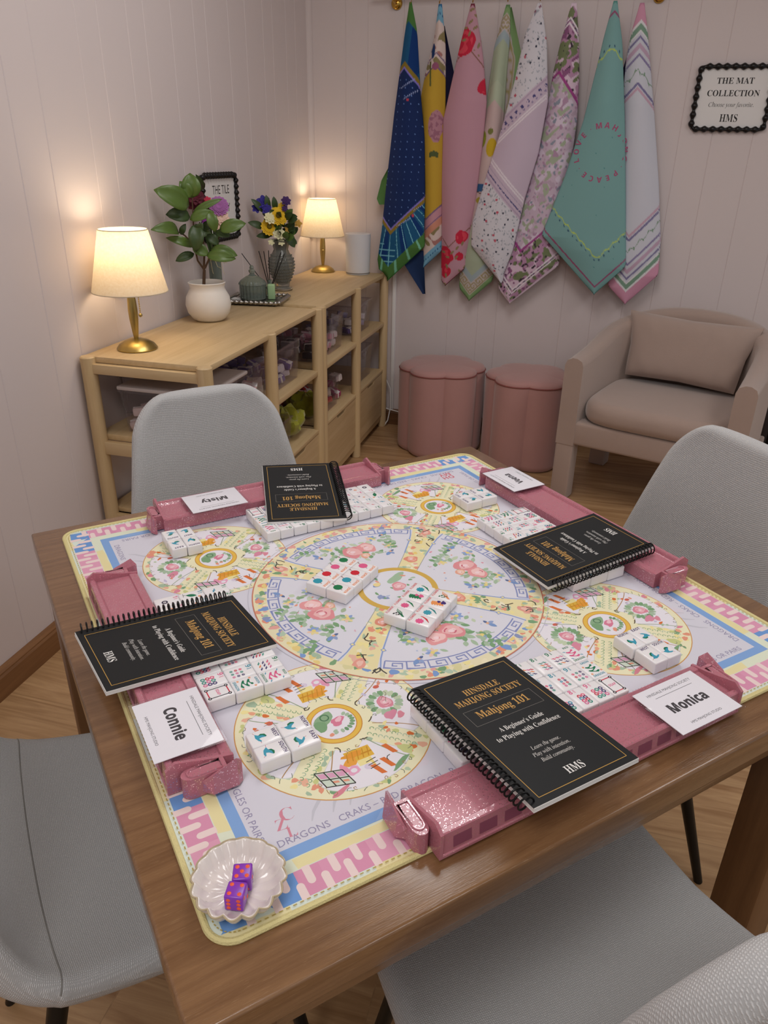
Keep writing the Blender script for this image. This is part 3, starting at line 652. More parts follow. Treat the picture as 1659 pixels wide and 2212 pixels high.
O2 = (-1.05, 2.13, ZT)
b2 = thing('flower_vase', 'hobnail glass vase of yellow, cream and purple flowers', 'vase of flowers', O2)
prof = [(0.0, 0.0), (0.040, 0.0), (0.041, 0.006), (0.030, 0.014), (0.032, 0.03), (0.046, 0.062), (0.0545, 0.095), (0.052, 0.125), (0.036, 0.150), (0.030, 0.162), (0.034, 0.178), (0.046, 0.197), (0.048, 0.200), (0.043, 0.197), (0.031, 0.176), (0.027, 0.162), (0.033, 0.148), (0.048, 0.124), (0.050, 0.095), (0.042, 0.062), (0.028, 0.032), (0.0, 0.02)]
mb = MB(); mb.lathe(prof, 40)
for iz in range(9):
    z = 0.04+0.0125*iz; r = np.interp(z, [0.03, 0.062, 0.095, 0.125, 0.150], [0.032, 0.046, 0.0545, 0.052, 0.036])
    nn_ = max(10, int(2*PI*r/0.0085))
    for i in range(nn_):
        a = 2*PI*(i+0.5*(iz % 2))/nn_; mb.sphere((r*math.cos(a), r*math.sin(a), z), 0.0032, 6, 5)
mb.build('vase', GREYG, b2)
mb = MB(); mb.lathe([(0.0, 0.022), (0.024, 0.03), (0.036, 0.06), (0.030, 0.10), (0.022, 0.13), (0.020, 0.16), (0.03, 0.20), (0.0, 0.21)], 20); mb.build('stem', WATER, b2)
mb = MB(); mb.lathe([(0.0, 0.0005), (0.0405, 0.0005), (0.043, 0.003), (0.043, 0.008), (0.0405, 0.0085)], 40); mb.build('foot_ring', SILVER, b2)
for c, r, n_, L_, mt, co in [((-1.10, 2.09, 1.125), .026, 6, 3, IRIS, None), ((-1.085, 2.085, 1.10), .02, 6, 3, IRIS, None), ((-1.125, 2.075, 1.105), .018, 6, 3, IRIS, None), ((-1.016, 2.12, 1.132), .018, 7, 3, VIOL, None), ((-1.018, 2.11, 1.105), .012, 6, 2, VIOL, None),
                         ((-1.043, 2.10, 1.076), .033, 18, 2, YEL, DKC), ((-1.078, 2.085, 1.034), .030, 16, 2, YEL, DKC), ((-1.068, 2.075, 1.070), .022, 9, 4, CREAM, None), ((-1.04, 2.09, 1.012), .022, 9, 4, CREAM, None), ((-1.012, 2.12, 1.026), .013, 5, 3, GOLDB, None),
                         ((-0.975, 2.14, 1.048), .015, 5, 3, GOLDB, None), ((-1.0, 2.13, 1.050), .016, 7, 2, WHT, None), ((-1.008, 2.12, 1.070), .013, 5, 3, GOLDB, None), ((-1.072, 2.085, 0.978), .012, 6, 3, CREAM, None), ((-1.033, 2.095, 0.978), .013, 6, 3, CREAM, None), ((-1.034, 2.12, 1.110), .016, 9, 2, YEL, None), ((-1.055, 2.10, 1.035), .014, 8, 2, GOLDB, None)]:
    flower(b2, c, r*1.2, n_, L_, mt, co, O2)
for k in range(46):
    a = rnd.uniform(0, 2*PI); e = rnd.uniform(0.1, 1.25); L = rnd.uniform(0.03, 0.05); rr = rnd.uniform(0.02, 0.05)
    base = (rr*math.cos(a), rr*math.sin(a)*0.8-0.01, 0.20+0.10*rnd.random()); tip = (base[0]+L*math.cos(a)*math.cos(e), base[1]+L*math.sin(a)*math.cos(e)*0.7, base[2]+L*math.sin(e))
    mb = MB(); leaf_mesh(mb, base, tip, 0.013, 0.1, None); mb.build('leaf', LEAFD if k % 3 else LEAFM, b2, ang=180)
for tip, base, w in [((-1.155, 2.05, 1.053), (-1.10, 2.09, 1.03), .014), ((-0.985, 2.12, 0.958), (-1.02, 2.12, 1.01), .018), ((-0.978, 2.13, 0.972), (-1.01, 2.12, 0.99), .012), ((-1.088, 2.09, 1.155), (-1.085, 2.10, 1.10), .012), ((-1.06, 2.1, 1.15), (-1.06, 2.11, 1.10), .012), ((-1.14, 2.06, 1.14), (-1.10, 2.09, 1.09), .012), ((-1.13, 2.07, 1.0), (-1.08, 2.1, 1.0), .012)]:
    mb = MB(); leaf_mesh(mb, [base[i]-O2[i] for i in range(3)], [tip[i]-O2[i] for i in range(3)], w, 0.15); mb.build('leaf', LEAFD, b2, ang=180)

# silver tray with jar, diffuser and soap
TRC = (-1.035, 1.845)
tr = thing('silver_tray', 'square silver tray with a twisted rim between plant and flowers', 'tray', (*TRC, ZT), math.radians(8))
mb = MB(); mb.rbox(-0.095, 0.095, -0.085, 0.085, 0.002, 0.008, 0.003); mb.build('tray_plate', SILVER, tr)
P, R = twist_frame(0.104, 0.094, 0.0058, 40, 0.0022); mb = MB(); mb.tube([(p[0], p[1], 0.0125) for p in P], R, 10, closed=True); mb.build('twisted_rim', SILVER, tr)
zt = ZT+0.008
j = thing('candy_jar', 'ribbed green glass jar with a domed lid on the silver tray', 'jar', (-1.055, 1.845, zt))
def ribbed(prof, nr, amp, n=96):
    m = MB(); G = [[(r*(1+amp*(1 if r > 0.03 else 0)*math.cos(nr*2*PI*i/n))*math.cos(2*PI*i/n), r*(1+amp*(1 if r > 0.03 else 0)*math.cos(nr*2*PI*i/n))*math.sin(2*PI*i/n), z) for i in range(n)] for r, z in prof]
    m.grid(G, closed_v=True); return m
ribbed([(0.0, 0.0), (0.045, 0.0), (0.049, 0.004), (0.050, 0.050), (0.050, 0.056), (0.046, 0.056), (0.045, 0.008), (0.0, 0.006)], 24, 0.025).build('jar_body', SMOKE, j)
ribbed([(0.052, 0.056), (0.052, 0.060), (0.044, 0.071), (0.026, 0.084), (0.012, 0.091), (0.008, 0.096), (0.012, 0.102), (0.013, 0.107), (0.007, 0.112), (0.009, 0.116), (0.006, 0.124), (0.0, 0.127)], 24, 0.03).build('lid', SMOKE, j)
d = thing('reed_diffuser', 'small reed diffuser bottle with black sticks on the silver tray', 'diffuser', (-1.005, 1.895, zt))
mb = MB(); mb.lathe([(0, 0), (0.017, 0), (0.018, 0.003), (0.018, 0.045), (0.009, 0.055), (0.009, 0.068), (0.007, 0.068), (0.0, 0.05)], 24); mb.build('bottle', SMOKE, d)
for k, (dx, dy, dz) in enumerate([(-0.095, -0.035, 0.165), (-0.03, -0.02, 0.175), (-0.012, -0.015, 0.175), (0.006, -0.01, 0.178), (0.045, 0.018, 0.17), (0.058, 0.02, 0.165)]):
    mb = MB(); mb.tube([(-dx*0.08, -dy*0.08, 0.012), (dx, dy, dz)], 0.0016, 6); mb.build('reed', BLACKM, d)
mb = MB(); mb.rbox(-0.014, 0.014, -0.012, 0.012, 0, 0.058, 0.005, 3); top(mb.build('green_candle', pmat('pale_green_wax', '#a3c493', 0.6)), 'small pale green block candle beside the ribbed jar', 'candle', loc=(-0.985, 1.862, zt), rz=0.3)
mb = MB(); mb.box(-0.035, 0.035, -0.02, 0.02, 0, 0.003); top(mb.build('paper_card', pmat('white_card', '#eceae6', 0.7), smooth=False), 'small white card lying on the silver tray behind the jar', 'card', loc=(-1.105, 1.83, zt), rz=0.2)
# cords
mb = MB(); mb.tube([(-1.12, 1.03, 0.783), (-1.153, 1.05, 0.775), (-1.155, 1.06, 0.72), (-1.155, 1.07, 0.66), (-1.15, 1.055, 0.60), (-1.14, 1.05, 0.572), (-1.12, 1.09, 0.562), (-1.105, 1.16, 0.556)], 0.0028, 8)
top(mb.build('lamp_cord', CORDM), 'grey lamp cord hanging behind the near shelf end', 'cord')
mb = MB(); mb.tube([(-0.79, 2.792, 0.30), (-0.74, 2.79, 0.20), (-0.735, 2.785, 0.1), (-0.745, 2.77, 0.03), (-0.76, 2.75, 0.006)], 0.0032, 8); mb.tube([(-0.80, 2.785, 0.10), (-0.745, 2.785, 0.088), (-0.66, 2.79, 0.072), (-0.60, 2.79, 0.07)], 0.0032, 8)
top(mb.build('power_cord', WHITEP), 'white power cord crossing beside the far shelf leg', 'cord')

# ------------------------------------------------------------------ ottomans
def ottoman(label, x, y, rz):
    t = thing('ottoman', label, 'ottoman', (x, y, 0), rz, 'flower shaped pink ottomans'); n = 160; H = 0.415; pet = 6
    def rad(a): return 0.178*(1+0.15*abs(math.cos(pet*a/2))**0.8)
    def ringpts(k, z): return [(rad(2*PI*i/n)*k*math.cos(2*PI*i/n), rad(2*PI*i/n)*k*math.sin(2*PI*i/n), z) for i in range(n)]
    G = [ringpts(0.93, 0.002), ringpts(0.985, 0.012), ringpts(1, 0.03), ringpts(1.0, 0.2), ringpts(1.0, H-0.035), ringpts(0.992, H-0.018)]
    mb = MB(); mb.grid(G, closed_v=True); mb.add(ringpts(0.93, 0.002), [tuple(range(n))]); mb.build('side', PINKV, t, ang=60)
    G = [ringpts(0.992, H-0.018), ringpts(0.985, H-0.008), ringpts(0.95, H), ringpts(0.8, H+0.006), ringpts(0.5, H+0.009), ringpts(0.2, H+0.011), ringpts(0.01, H+0.011)]
    mb = MB(); mb.grid(G, closed_v=True); mb.build('cushion_top', PINKV, t, ang=60)
    mb = MB(); mb.tube(ringpts(0.997, H-0.018), 0.0032, 6, closed=True); mb.build('piping', PIPING, t)
ottoman('dusty pink flower shaped ottoman nearest the console shelf', -0.425, 2.555, 0.25)
ottoman('dusty pink flower shaped ottoman tucked beside the armchair', -0.005, 2.52, 0.05)

# ------------------------------------------------------------------ armchair
AR = math.radians(-19.0)
ac = thing('armchair', 'beige upholstered barrel armchair against the back wall', 'armchair', (0.582, 2.276, 0), AR)
WA, DA = 0.355, 0.30     # half width, front y = -DA
def slab(outline, z0, z1, r, seg=3):
    bm = bmesh.new(); vs = [bm.verts.new((x, y, z0)) for x, y in outline]; f = bm.faces.new(vs)
    e = bmesh.ops.extrude_face_region(bm, geom=[f]); bmesh.ops.translate(bm, vec=(0, 0, z1-z0), verts=[v for v in e['geom'] if isinstance(v, bmesh.types.BMVert)])
    bmesh.ops.recalc_face_normals(bm, faces=bm.faces)
    ed = [e for e in bm.edges if abs(e.verts[0].co.z-e.verts[1].co.z) < 1e-6]
    bmesh.ops.bevel(bm, geom=ed, offset=r, segments=seg, profile=0.5, affect='EDGES'); bm.verts.index_update()
    m = MB(); m.add([v.co.copy() for v in bm.verts], [[v.index for v in f.verts] for f in bm.faces]); bm.free(); return m
# barrel shell: plan path from left arm front round the back to right arm front
path = []
RB = 0.30
path.append((-WA, -DA)); path.append((-WA, -DA+0.03)); path.append((-WA, -0.12))
for i in range(0, 25):
    a = PI-PI*i/24; path.append((WA*math.copysign(abs(math.cos(a))**0.75, math.cos(a)), 0.02+0.32*abs(math.sin(a))**0.75))
path += [(WA, -0.12), (WA, -DA+0.03), (WA, -DA)]
G = []; npth = len(path)
for i, (x, y) in enumerate(path):
    a = path[max(i-1, 0)]; b = path[min(i+1, npth-1)]; tx, ty = b[0]-a[0], b[1]-a[1]; L = math.hypot(tx, ty); nx, ny = ty/L, -tx/L      # inward
    if x*nx+(y-0.0)*ny > 0: nx, ny = -nx, -ny
    f = (y+DA)/(0.34+DA); f = max(0, min(1, f)); zt_ = 0.602+0.092*(f*f*(3-2*f))+0.050*f*max(0.0, 1-(x/WA)**2); th = 0.075+0.02*f; r = 0.03
    zb = 0.245
    prof = [(0, zb), (0, zt_-r), (0.008, zt_-0.010), (0.028, zt_), (th-0.028, zt_), (th-0.008, zt_-0.010), (th, zt_-r), (th, zb)]
    G.append([(x+nx*u, y+ny*u, z) for u, z in prof])
mb = MB(); mb.grid(G, closed_v=True); mb.add(G[0], [tuple(range(8))]); mb.add(G[-1], [tuple(range(8))]); mb.build('shell', VELVET, ac, ang=55)
mb = MB(); mb.rbox(-WA+0.02, WA-0.02, -DA+0.003, -DA+0.08, 0.249, 0.345, 0.012, 3); mb.build('front_rail', VELVET, ac)
mb = MB(); mb.rbox(-WA+0.05, WA-0.05, -DA+0.06, 0.28, 0.25, 0.34, 0.01); mb.build('seat_deck', VELVET, ac)
for sx in (-1, 1):
    for y in (-DA, 0.17):
        mb = MB(); x0 = sx*(WA-0.0375); mb.rbox(x0-0.0372, x0+0.0372, y+0.0015, y+0.075, 0.0, 0.27, 0.008, 3); mb.build('leg', VELVET, ac)
out = []
for i in range(48):
    a = 2*PI*i/48; out.append((0.284*math.copysign(abs(math.cos(a))**0.45, math.cos(a)), -0.05+0.262*math.copysign(abs(math.sin(a))**0.45, math.sin(a))))
m = slab(out, 0.345, 0.435, 0.036, 4)
for i, v in enumerate(m.v):
    if v[2] > 0.39: k = max(0, 1-(v[0]/0.284)**2)*max(0, 1-((v[1]+0.05)/0.26)**2); m.v[i] = (v[0], v[1], v[2]+0.03*k)
# finer crown on top
m.build('seat_cushion', VELVET, ac, ang=180)
def pillow(hw, hh, th):
    m = MB(); n = 25; k = 33
    for sgn in (1, -1):
        G = []
        for i in range(n):
            row = []
            for j_ in range(k):
                u, v = -1+2*j_/(k-1), -1+2*i/(n-1); d = (max(0, 1-u**4)*max(0, 1-v**4))**0.5
                pinch = 1-0.05*(1-abs(v))*abs(u)**3; pv = 1-0.07*(1-abs(u))*abs(v)**3
                wr = 0.004*math.sin(18*u+5*v)*(abs(u*v))**1.5
                row.append((hw*u*pinch*(1+0.085*v), sgn*(th*d+0.002)+wr, hh*v*pv))
            G.append(row)
        m.grid(G)
    return m
m = pillow(0.245, 0.135, 0.055); o = m.build('back_pillow', VELVET, None, ang=180)
o.matrix_world = ac.matrix_world @ Matrix.Identity(4)
pm = Matrix.Translation((0.582, 2.276, 0)) @ Matrix.Rotation(AR, 4, 'Z') @ Matrix.Translation((-0.006, 0.150, 0.590)) @ Matrix.Rotation(math.radians(-16), 4, 'X') @ Matrix.Rotation(math.radians(1), 4, 'Y')
top(o, 'plump beige rectangular pillow leaning in the armchair', 'pillow', mat=pm)
mb = MB(); mb.rbox(-0.11, 0.11, -0.09, 0.09, 0, 0.40, 0.012, 3); top(mb.build('black_bin', BLACKP), 'dark box shape on the floor right of the armchair', 'box', loc=(1.165, 2.68, 0))

# ------------------------------------------------------------------ towels... hanging game mats on the rod
rod = thing('hanging_rod', 'brass wall rod with hooks holding the row of game mats', 'rod', (-0.215, 2.74, 1.93))
mb = MB(); mb.tube([(-0.62, 0, 0), (0.62, 0, 0)], 0.008, 16); mb.build('bar', POLBRASS, rod)
HOOKX = [-0.672, -0.550, -0.411, -0.268, -0.138, -0.004, 0.155, 0.257]
for xb in (-0.755, 0.320):
    mb = MB(); x = xb+0.215
    mb.lathe([(0, 0), (0.024, 0), (0.024, 0.005), (0.020, 0.012), (0.008, 0.017), (0, 0.017)], 32); mb.xf(Matrix.Translation((x, 0.079, -0.038)) @ Matrix.Rotation(PI/2, 4, 'X'))
    mb.tube([(x, 0.066, -0.038), (x, 0.045, -0.040), (x, 0.020, -0.032), (x, 0.004, -0.010), (x, 0, 0.0)], 0.006, 10); mb.build('bracket', POLBRASS, rod)
for x in HOOKX:
    x += 0.215; mb = MB(); pts = [(x, 0.009*math.sin(a), 0.0+0.0105*math.cos(a)) for a in [PI*1.2*i/8-0.2*PI for i in range(9)]]
    pts += [(x, 0.004, -0.02), (x, 0.0, -0.035), (x, -0.004, -0.05), (x, -0.012, -0.056), (x, -0.018, -0.05)]; mb.tube(pts, 0.0016, 6); mb.build('hook', POLBRASS, rod)

def hashn(i, j, seed):
    v = np.sin(i*127.1+j*311.7+seed*74.7)*43758.5453; return v-np.floor(v)
def vnoise(x, y, seed=0):
    xi, yi = np.floor(x), np.floor(y); fx, fy = x-xi, y-yi; fx = fx*fx*(3-2*fx); fy = fy*fy*(3-2*fy)
    return (hashn(xi, yi, seed)*(1-fx)+hashn(xi+1, yi, seed)*fx)*(1-fy)+(hashn(xi, yi+1, seed)*(1-fx)+hashn(xi+1, yi+1, seed)*fx)*fy
def put(C, mask, col, k=1.0):
    c = np.array(S(col)); C[mask] = C[mask]*(1-k)+c*k
def base(u, col): return np.ones(u.shape+(3,))*np.array(S(col))
def dots(C, u, v, step, r, col, seed, prob=1.0, jit=0.0):
    i, j_ = np.floor(u/step), np.floor(v/step); cx = (i+0.5+(hashn(i, j_, seed)-0.5)*jit)*step; cy = (j_+0.5+(hashn(i, j_, seed+3)-0.5)*jit)*step
    put(C, (np.hypot(u-cx, v-cy) < r) & (hashn(i, j_, seed+7) < prob), col)
def edge(u, v, D): return np.minimum(np.minimum(u, v), np.minimum(D-u, D-v))
# every pattern gets u, v in metres along the two mat edges (square of side D) and the diagonal t, a
def pt_blue(u, v, t, a, D):
    C = base(u, '#1b2f61'); e = edge(u, v, D); dots(C, t+0.02*0, a, 0.030, 0.0022, '#6f93d6', 1, 1)
    put(C, e < 0.155, '#1f5a85'); ang = np.arctan2(v-D*0.62, u-D*0.62); put(C, (e < 0.155) & (np.abs(((ang*9/PI) % 1)-0.5) < 0.16), '#123a78')
    put(C, (e < 0.15) & (t > 0.5) & (np.abs(((ang*22/PI) % 1)-0.5) < 0.05), '#7fc6d8'); put(C, (e < 0.10) & (t > 0.5) & (np.abs(((t*38) % 1)-0.5) < 0.10) & (a < 0.03), '#7fc6d8')
    put(C, (e < 0.048), '#4e7d40'); put(C, (e < 0.048) & (np.abs(((ang*16/PI) % 1)-0.5) < 0.08), '#7fc6a8')
    put(C, np.abs(e-0.160) < 0.009, '#8f7a2e'); put(C, np.abs(e-0.168) < 0.003, '#8a7fd8')
    put(C, np.hypot(t-0.36, a-0.03) < 0.006, '#c8485a'); put(C, np.hypot(t-0.83, a-0.10) < 0.006, '#c8485a')
    for tt, aa in ((0.79, 0.13), (0.86, 0.06), (0.34, 0.04), (0.30, 0.02)): put(C, (np.abs(t-tt+(a-aa)*0.6) < 0.003) & (np.abs(a-aa) < 0.03) & (np.sin(a*900) > -0.2), '#a8b8e6')
    put(C, e < 0.004, '#3d7a35'); return C
def pt_yellow(u, v, t, a, D):
    C = base(u, '#c4a03a'); e = edge(u, v, D)
    put(C, (e < 0.128) & (t > 0.5), '#d0907a'); W_ = (e < 0.10) | ((e < 0.165) & (t < 0.5)); put(C, W_, '#dccac4'); n_ = vnoise(u*40, v*40, 3); put(C, W_ & (n_ > 0.74), '#8f835c'); put(C, W_ & (n_ < 0.15), '#ad7a74')
    put(C, (e < 0.165) & (e > 0.128) & (t > 0.5), '#c793a0'); put(C, np.abs(e-0.166) < 0.003, '#7a6088'); put(C, (np.abs(e-0.132) < 0.002), '#7a6088')
    r = np.hypot((t-0.48)/0.07, (a-0.02)/0.03)+0.35*(vnoise(u*55, v*55, 8)-0.5); put(C, r < 1, '#b98795'); put(C, (r < 1) & (vnoise(u*120, v*120, 9) > 0.6), '#a06c80')
    put(C, (np.abs(t-0.60-0.4*np.abs(a-0.02)) < 0.012) & (np.abs(a-0.02) < 0.02), '#55603c')
    put(C, np.hypot((t-0.18)/0.03, (a+0.015)/0.008) < 1, '#27406e'); put(C, np.hypot(t-0.24, a) < 0.015, '#9a5a78'); put(C, (np.abs(t-0.27) < 0.05) & (np.abs(a+0.02-0.1*(t-0.27)) < 0.004), '#6a6a3a')
    put(C, e < 0.042, '#78aecb'); put(C, (np.abs(e-0.023) < 0.003) & (np.sin((u-v)*420) > 0.2), '#2d5d90'); put(C, e < 0.004, '#3d78a8'); return C
def pt_pink(u, v, t, a, D):
    C = base(u, '#c496a5'); e = edge(u, v, D)
    put(C, np.abs(e-0.118+0.01*np.sin(u*8)) < 0.002, '#8a6052')
    for tt, aa, r in ((0.135, -0.025, 0.050), (0.905, 0.058, 0.030), (1.0, -0.025, 0.050), (1.065, 0.0, 0.026), (0.99, 0.055, 0.018), (0.30, 0.088, 0.03)):
        q = np.hypot(t-tt, a-aa)+0.012*(vnoise(u*45, v*45, 5)-0.5); put(C, q < r, '#c92b45'); put(C, (q < r*0.8) & (vnoise(u*60, v*60, 6) > 0.6), '#dd4a5c')
    i, j_ = np.floor(u/0.03), np.floor(v/0.03); cx, cy = (i+0.5)*0.03, (j_+0.5)*0.03; an = hashn(i, j_, 4)*6.28; dx, dy = u-cx, v-cy
    q = np.hypot((dx*np.cos(an)+dy*np.sin(an))/0.011, (-dx*np.sin(an)+dy*np.cos(an))/0.005); put(C, (q < 1) & (e < 0.10) & (hashn(i, j_, 5) < 0.45), '#93825f')
    put(C, e < 0.003, '#7a2f44'); return C
def fret(C, u, v, e, e0, e1, D, col, w=0.004):
    s_ = np.where(np.minimum(u, D-u) < np.minimum(v, D-v), v, u); p = e1-e0; x = ((s_/p) % 1.0); y = (e-e0)/p; k = w/p; inb = (y > 0) & (y < 1)
    m = (np.abs(y-0.08) < k) | ((np.abs(x-0.12) < k) & (y < 0.9)) | ((np.abs(y-0.88) < k) & (x > 0.12) & (x < 0.82)) | ((np.abs(x-0.82) < k) & (y > 0.35)) | ((np.abs(y-0.35) < k) & (x > 0.42) & (x < 0.82)) | ((np.abs(x-0.42) < k) & (y > 0.35) & (y < 0.62))
    put(C, inb & m, col)
def pt_lemon(u, v, t, a, D):
    C = base(u, '#cbb4b2'); e = edge(u, v, D); n_ = vnoise(u*9, v*9, 2); put(C, (e < 0.23) & (n_ > 0.35), '#b5c0a8'); put(C, (e < 0.18), '#a8b59c', 0.55); put(C, np.abs(e-0.068) < 0.012, '#9fb2c4', 0.7)
    put(C, e < 0.058, '#c6bcbc'); fret(C, u, v, e, 0.021, 0.054, D, '#a89c78', 0.003); put(C, e < 0.018, '#86a873'); put(C, e < 0.004, '#6d9462')
    r = np.hypot((t-0.50)/0.035, (a-0.012)/0.022); put(C, r < 1, '#c9a92f'); put(C, np.hypot((t-0.47)/0.03, (a+0.03)/0.014) < 1, '#8f9a34'); put(C, np.hypot(t-0.44, a-0.0) < 0.012, '#7d7f45')
    put(C, (np.hypot((t-0.635)/0.035, (a-0.02)/0.016) < 1) | (np.hypot((t-0.655)/0.015, (a+0.015)/0.03) < 1), '#37618f'); put(C, np.hypot((t-0.705)/0.014, (a+0.005)/0.022) < 1, '#a89a3c')
    put(C, np.abs(t-0.68-0.3*a) < 0.002, '#5a4a3a'); put(C, np.hypot((t-0.85)/0.03, (a-0.045)/0.012) < 1, '#cf8a3a'); return C
def pt_lilac(u, v, t, a, D):
    C = base(u, '#cdbbcd'); e = np.minimum(u, D-v)
    W_ = (e < 0.235); put(C, W_, '#d9d7df'); n_ = vnoise(u*150, v*150, 4); put(C, W_ & (n_ > 0.80), '#a9adb8')
    D2 = C.copy(); dots(D2, u, v, 0.036, 0.0042, '#2f3348', 2, 0.5, 0.8); dots(D2, u+0.01, v+0.02, 0.052, 0.0055, '#c4566a', 3, 0.45, 0.8); dots(D2, u+0.02, v, 0.030, 0.003, '#8f96a4', 6, 0.4, 0.9); C[W_] = D2[W_]
    for k, c_ in ((0.292, '#e9e0e8'), (0.302, '#e9e0e8'), (0.243, '#b9a4bd')): put(C, np.abs(e-k) < 0.003, c_)
    put(C, (np.abs(e-0.262) < 0.007) & (np.sin(v*210) > 0.35) & (vnoise(u*200, v*200, 1) > 0.3), '#4d4a80'); put(C, (np.abs(e-0.277) < 0.003) & (np.sin(v*300) > 0.3), '#8f80a6')
    put(C, (np.abs(e-0.012) < 0.004) & (np.sin(v*260) > 0.3), '#8d5f74'); return C
def pt_floral(u, v, t, a, D):
    C = base(u, '#cbb7c9'); e = edge(u, v, D); n1 = vnoise(u*38, v*38, 1); n2 = vnoise(u*60, v*60, 2); n3 = vnoise(u*90, v*90, 3)
    put(C, n1 > 0.60, '#d9cbdc'); put(C, n2 > 0.68, '#a9b39c'); put(C, n3 > 0.74, '#b392ad'); put(C, (n2 < 0.16), '#8f98a8'); put(C, (n1 < 0.2) & (n3 > 0.4), '#bca6b8')
    B = (e < 0.16); put(C, B, '#b98fae'); put(C, B & (n1 > 0.52), '#dcc3d6'); put(C, B & (n2 > 0.66), '#78835f'); put(C, B & (n3 > 0.80), '#463a44'); put(C, B & (n2 < 0.2), '#8f5c84'); put(C, B & (n1 < 0.14), '#6a7556')
    put(C, np.abs(e-0.162) < 0.005, '#a24a8c'); put(C, np.abs(e-0.046) < 0.003, '#efe6ef'); put(C, np.abs(e-0.034) < 0.0025, '#efe6ef'); put(C, (np.abs(e-0.040) < 0.003) & (np.sin((u+v)*260) > 0), '#7d6a86')
    put(C, e < 0.006, '#e3cfe0'); return C
def pt_teal(u, v, t, a, D):
    C = base(u, '#7fabaa'); e = edge(u, v, D); put(C, np.abs(e-0.025) < 0.0032, '#9a5578')
    s_ = u-v; w = 0.006*np.abs(((s_*44) % 2)-1)-0.003; put(C, np.abs(e-0.113-w*1.2) < 0.0022, '#b9d06a')
    i = np.floor(s_/0.028); ds = s_-(i+0.5)*0.028; put(C, (np.hypot(ds, e-0.102) < 0.0034), '#2f4f6e'); dots(C, u+0.03, v, 0.075, 0.0022, '#4f8a8c', 3, 0.6, 0.8); put(C, e < 0.003, '#5b968f'); return C
def pt_white(u, v, t, a, D):
    C = base(u, '#cfd1dc'); e = edge(u, v, D)/0.62
    put(C, e < 0.075, '#d69bb4'); put(C, (e > 0.062) & (e < 0.075), '#e3e3e6'); put(C, (e > 0.075) & (e < 0.100), '#7fa08c'); put(C, (e > 0.100) & (e < 0.108), '#e3e3e6')
    for e0, e1, c_ in ((0.122, 0.133, '#7d77a0'), (0.150, 0.172, '#c2a6bd'), (0.190, 0.202, '#8a80a8')): put(C, (e > e0) & (e < e1), c_)
    sc_ = 0.003*np.abs(np.sin((u-v)*110)); put(C, (e+sc_ > 0.305) & (e < 0.316), '#7d77a0'); put(C, (e > 0.322) & (e < 0.336), '#c9a6ba')
    zz = 0.008*np.sin((u-v)*120); put(C, (np.abs(e-0.255-zz*0.7) < 0.0022) | ((np.abs(e-0.255-zz*1.4) < 0.005) & (np.sin((u-v)*240) > 0.5)), '#7f9c86'); put(C, e < 0.003, '#c78aa6'); return C

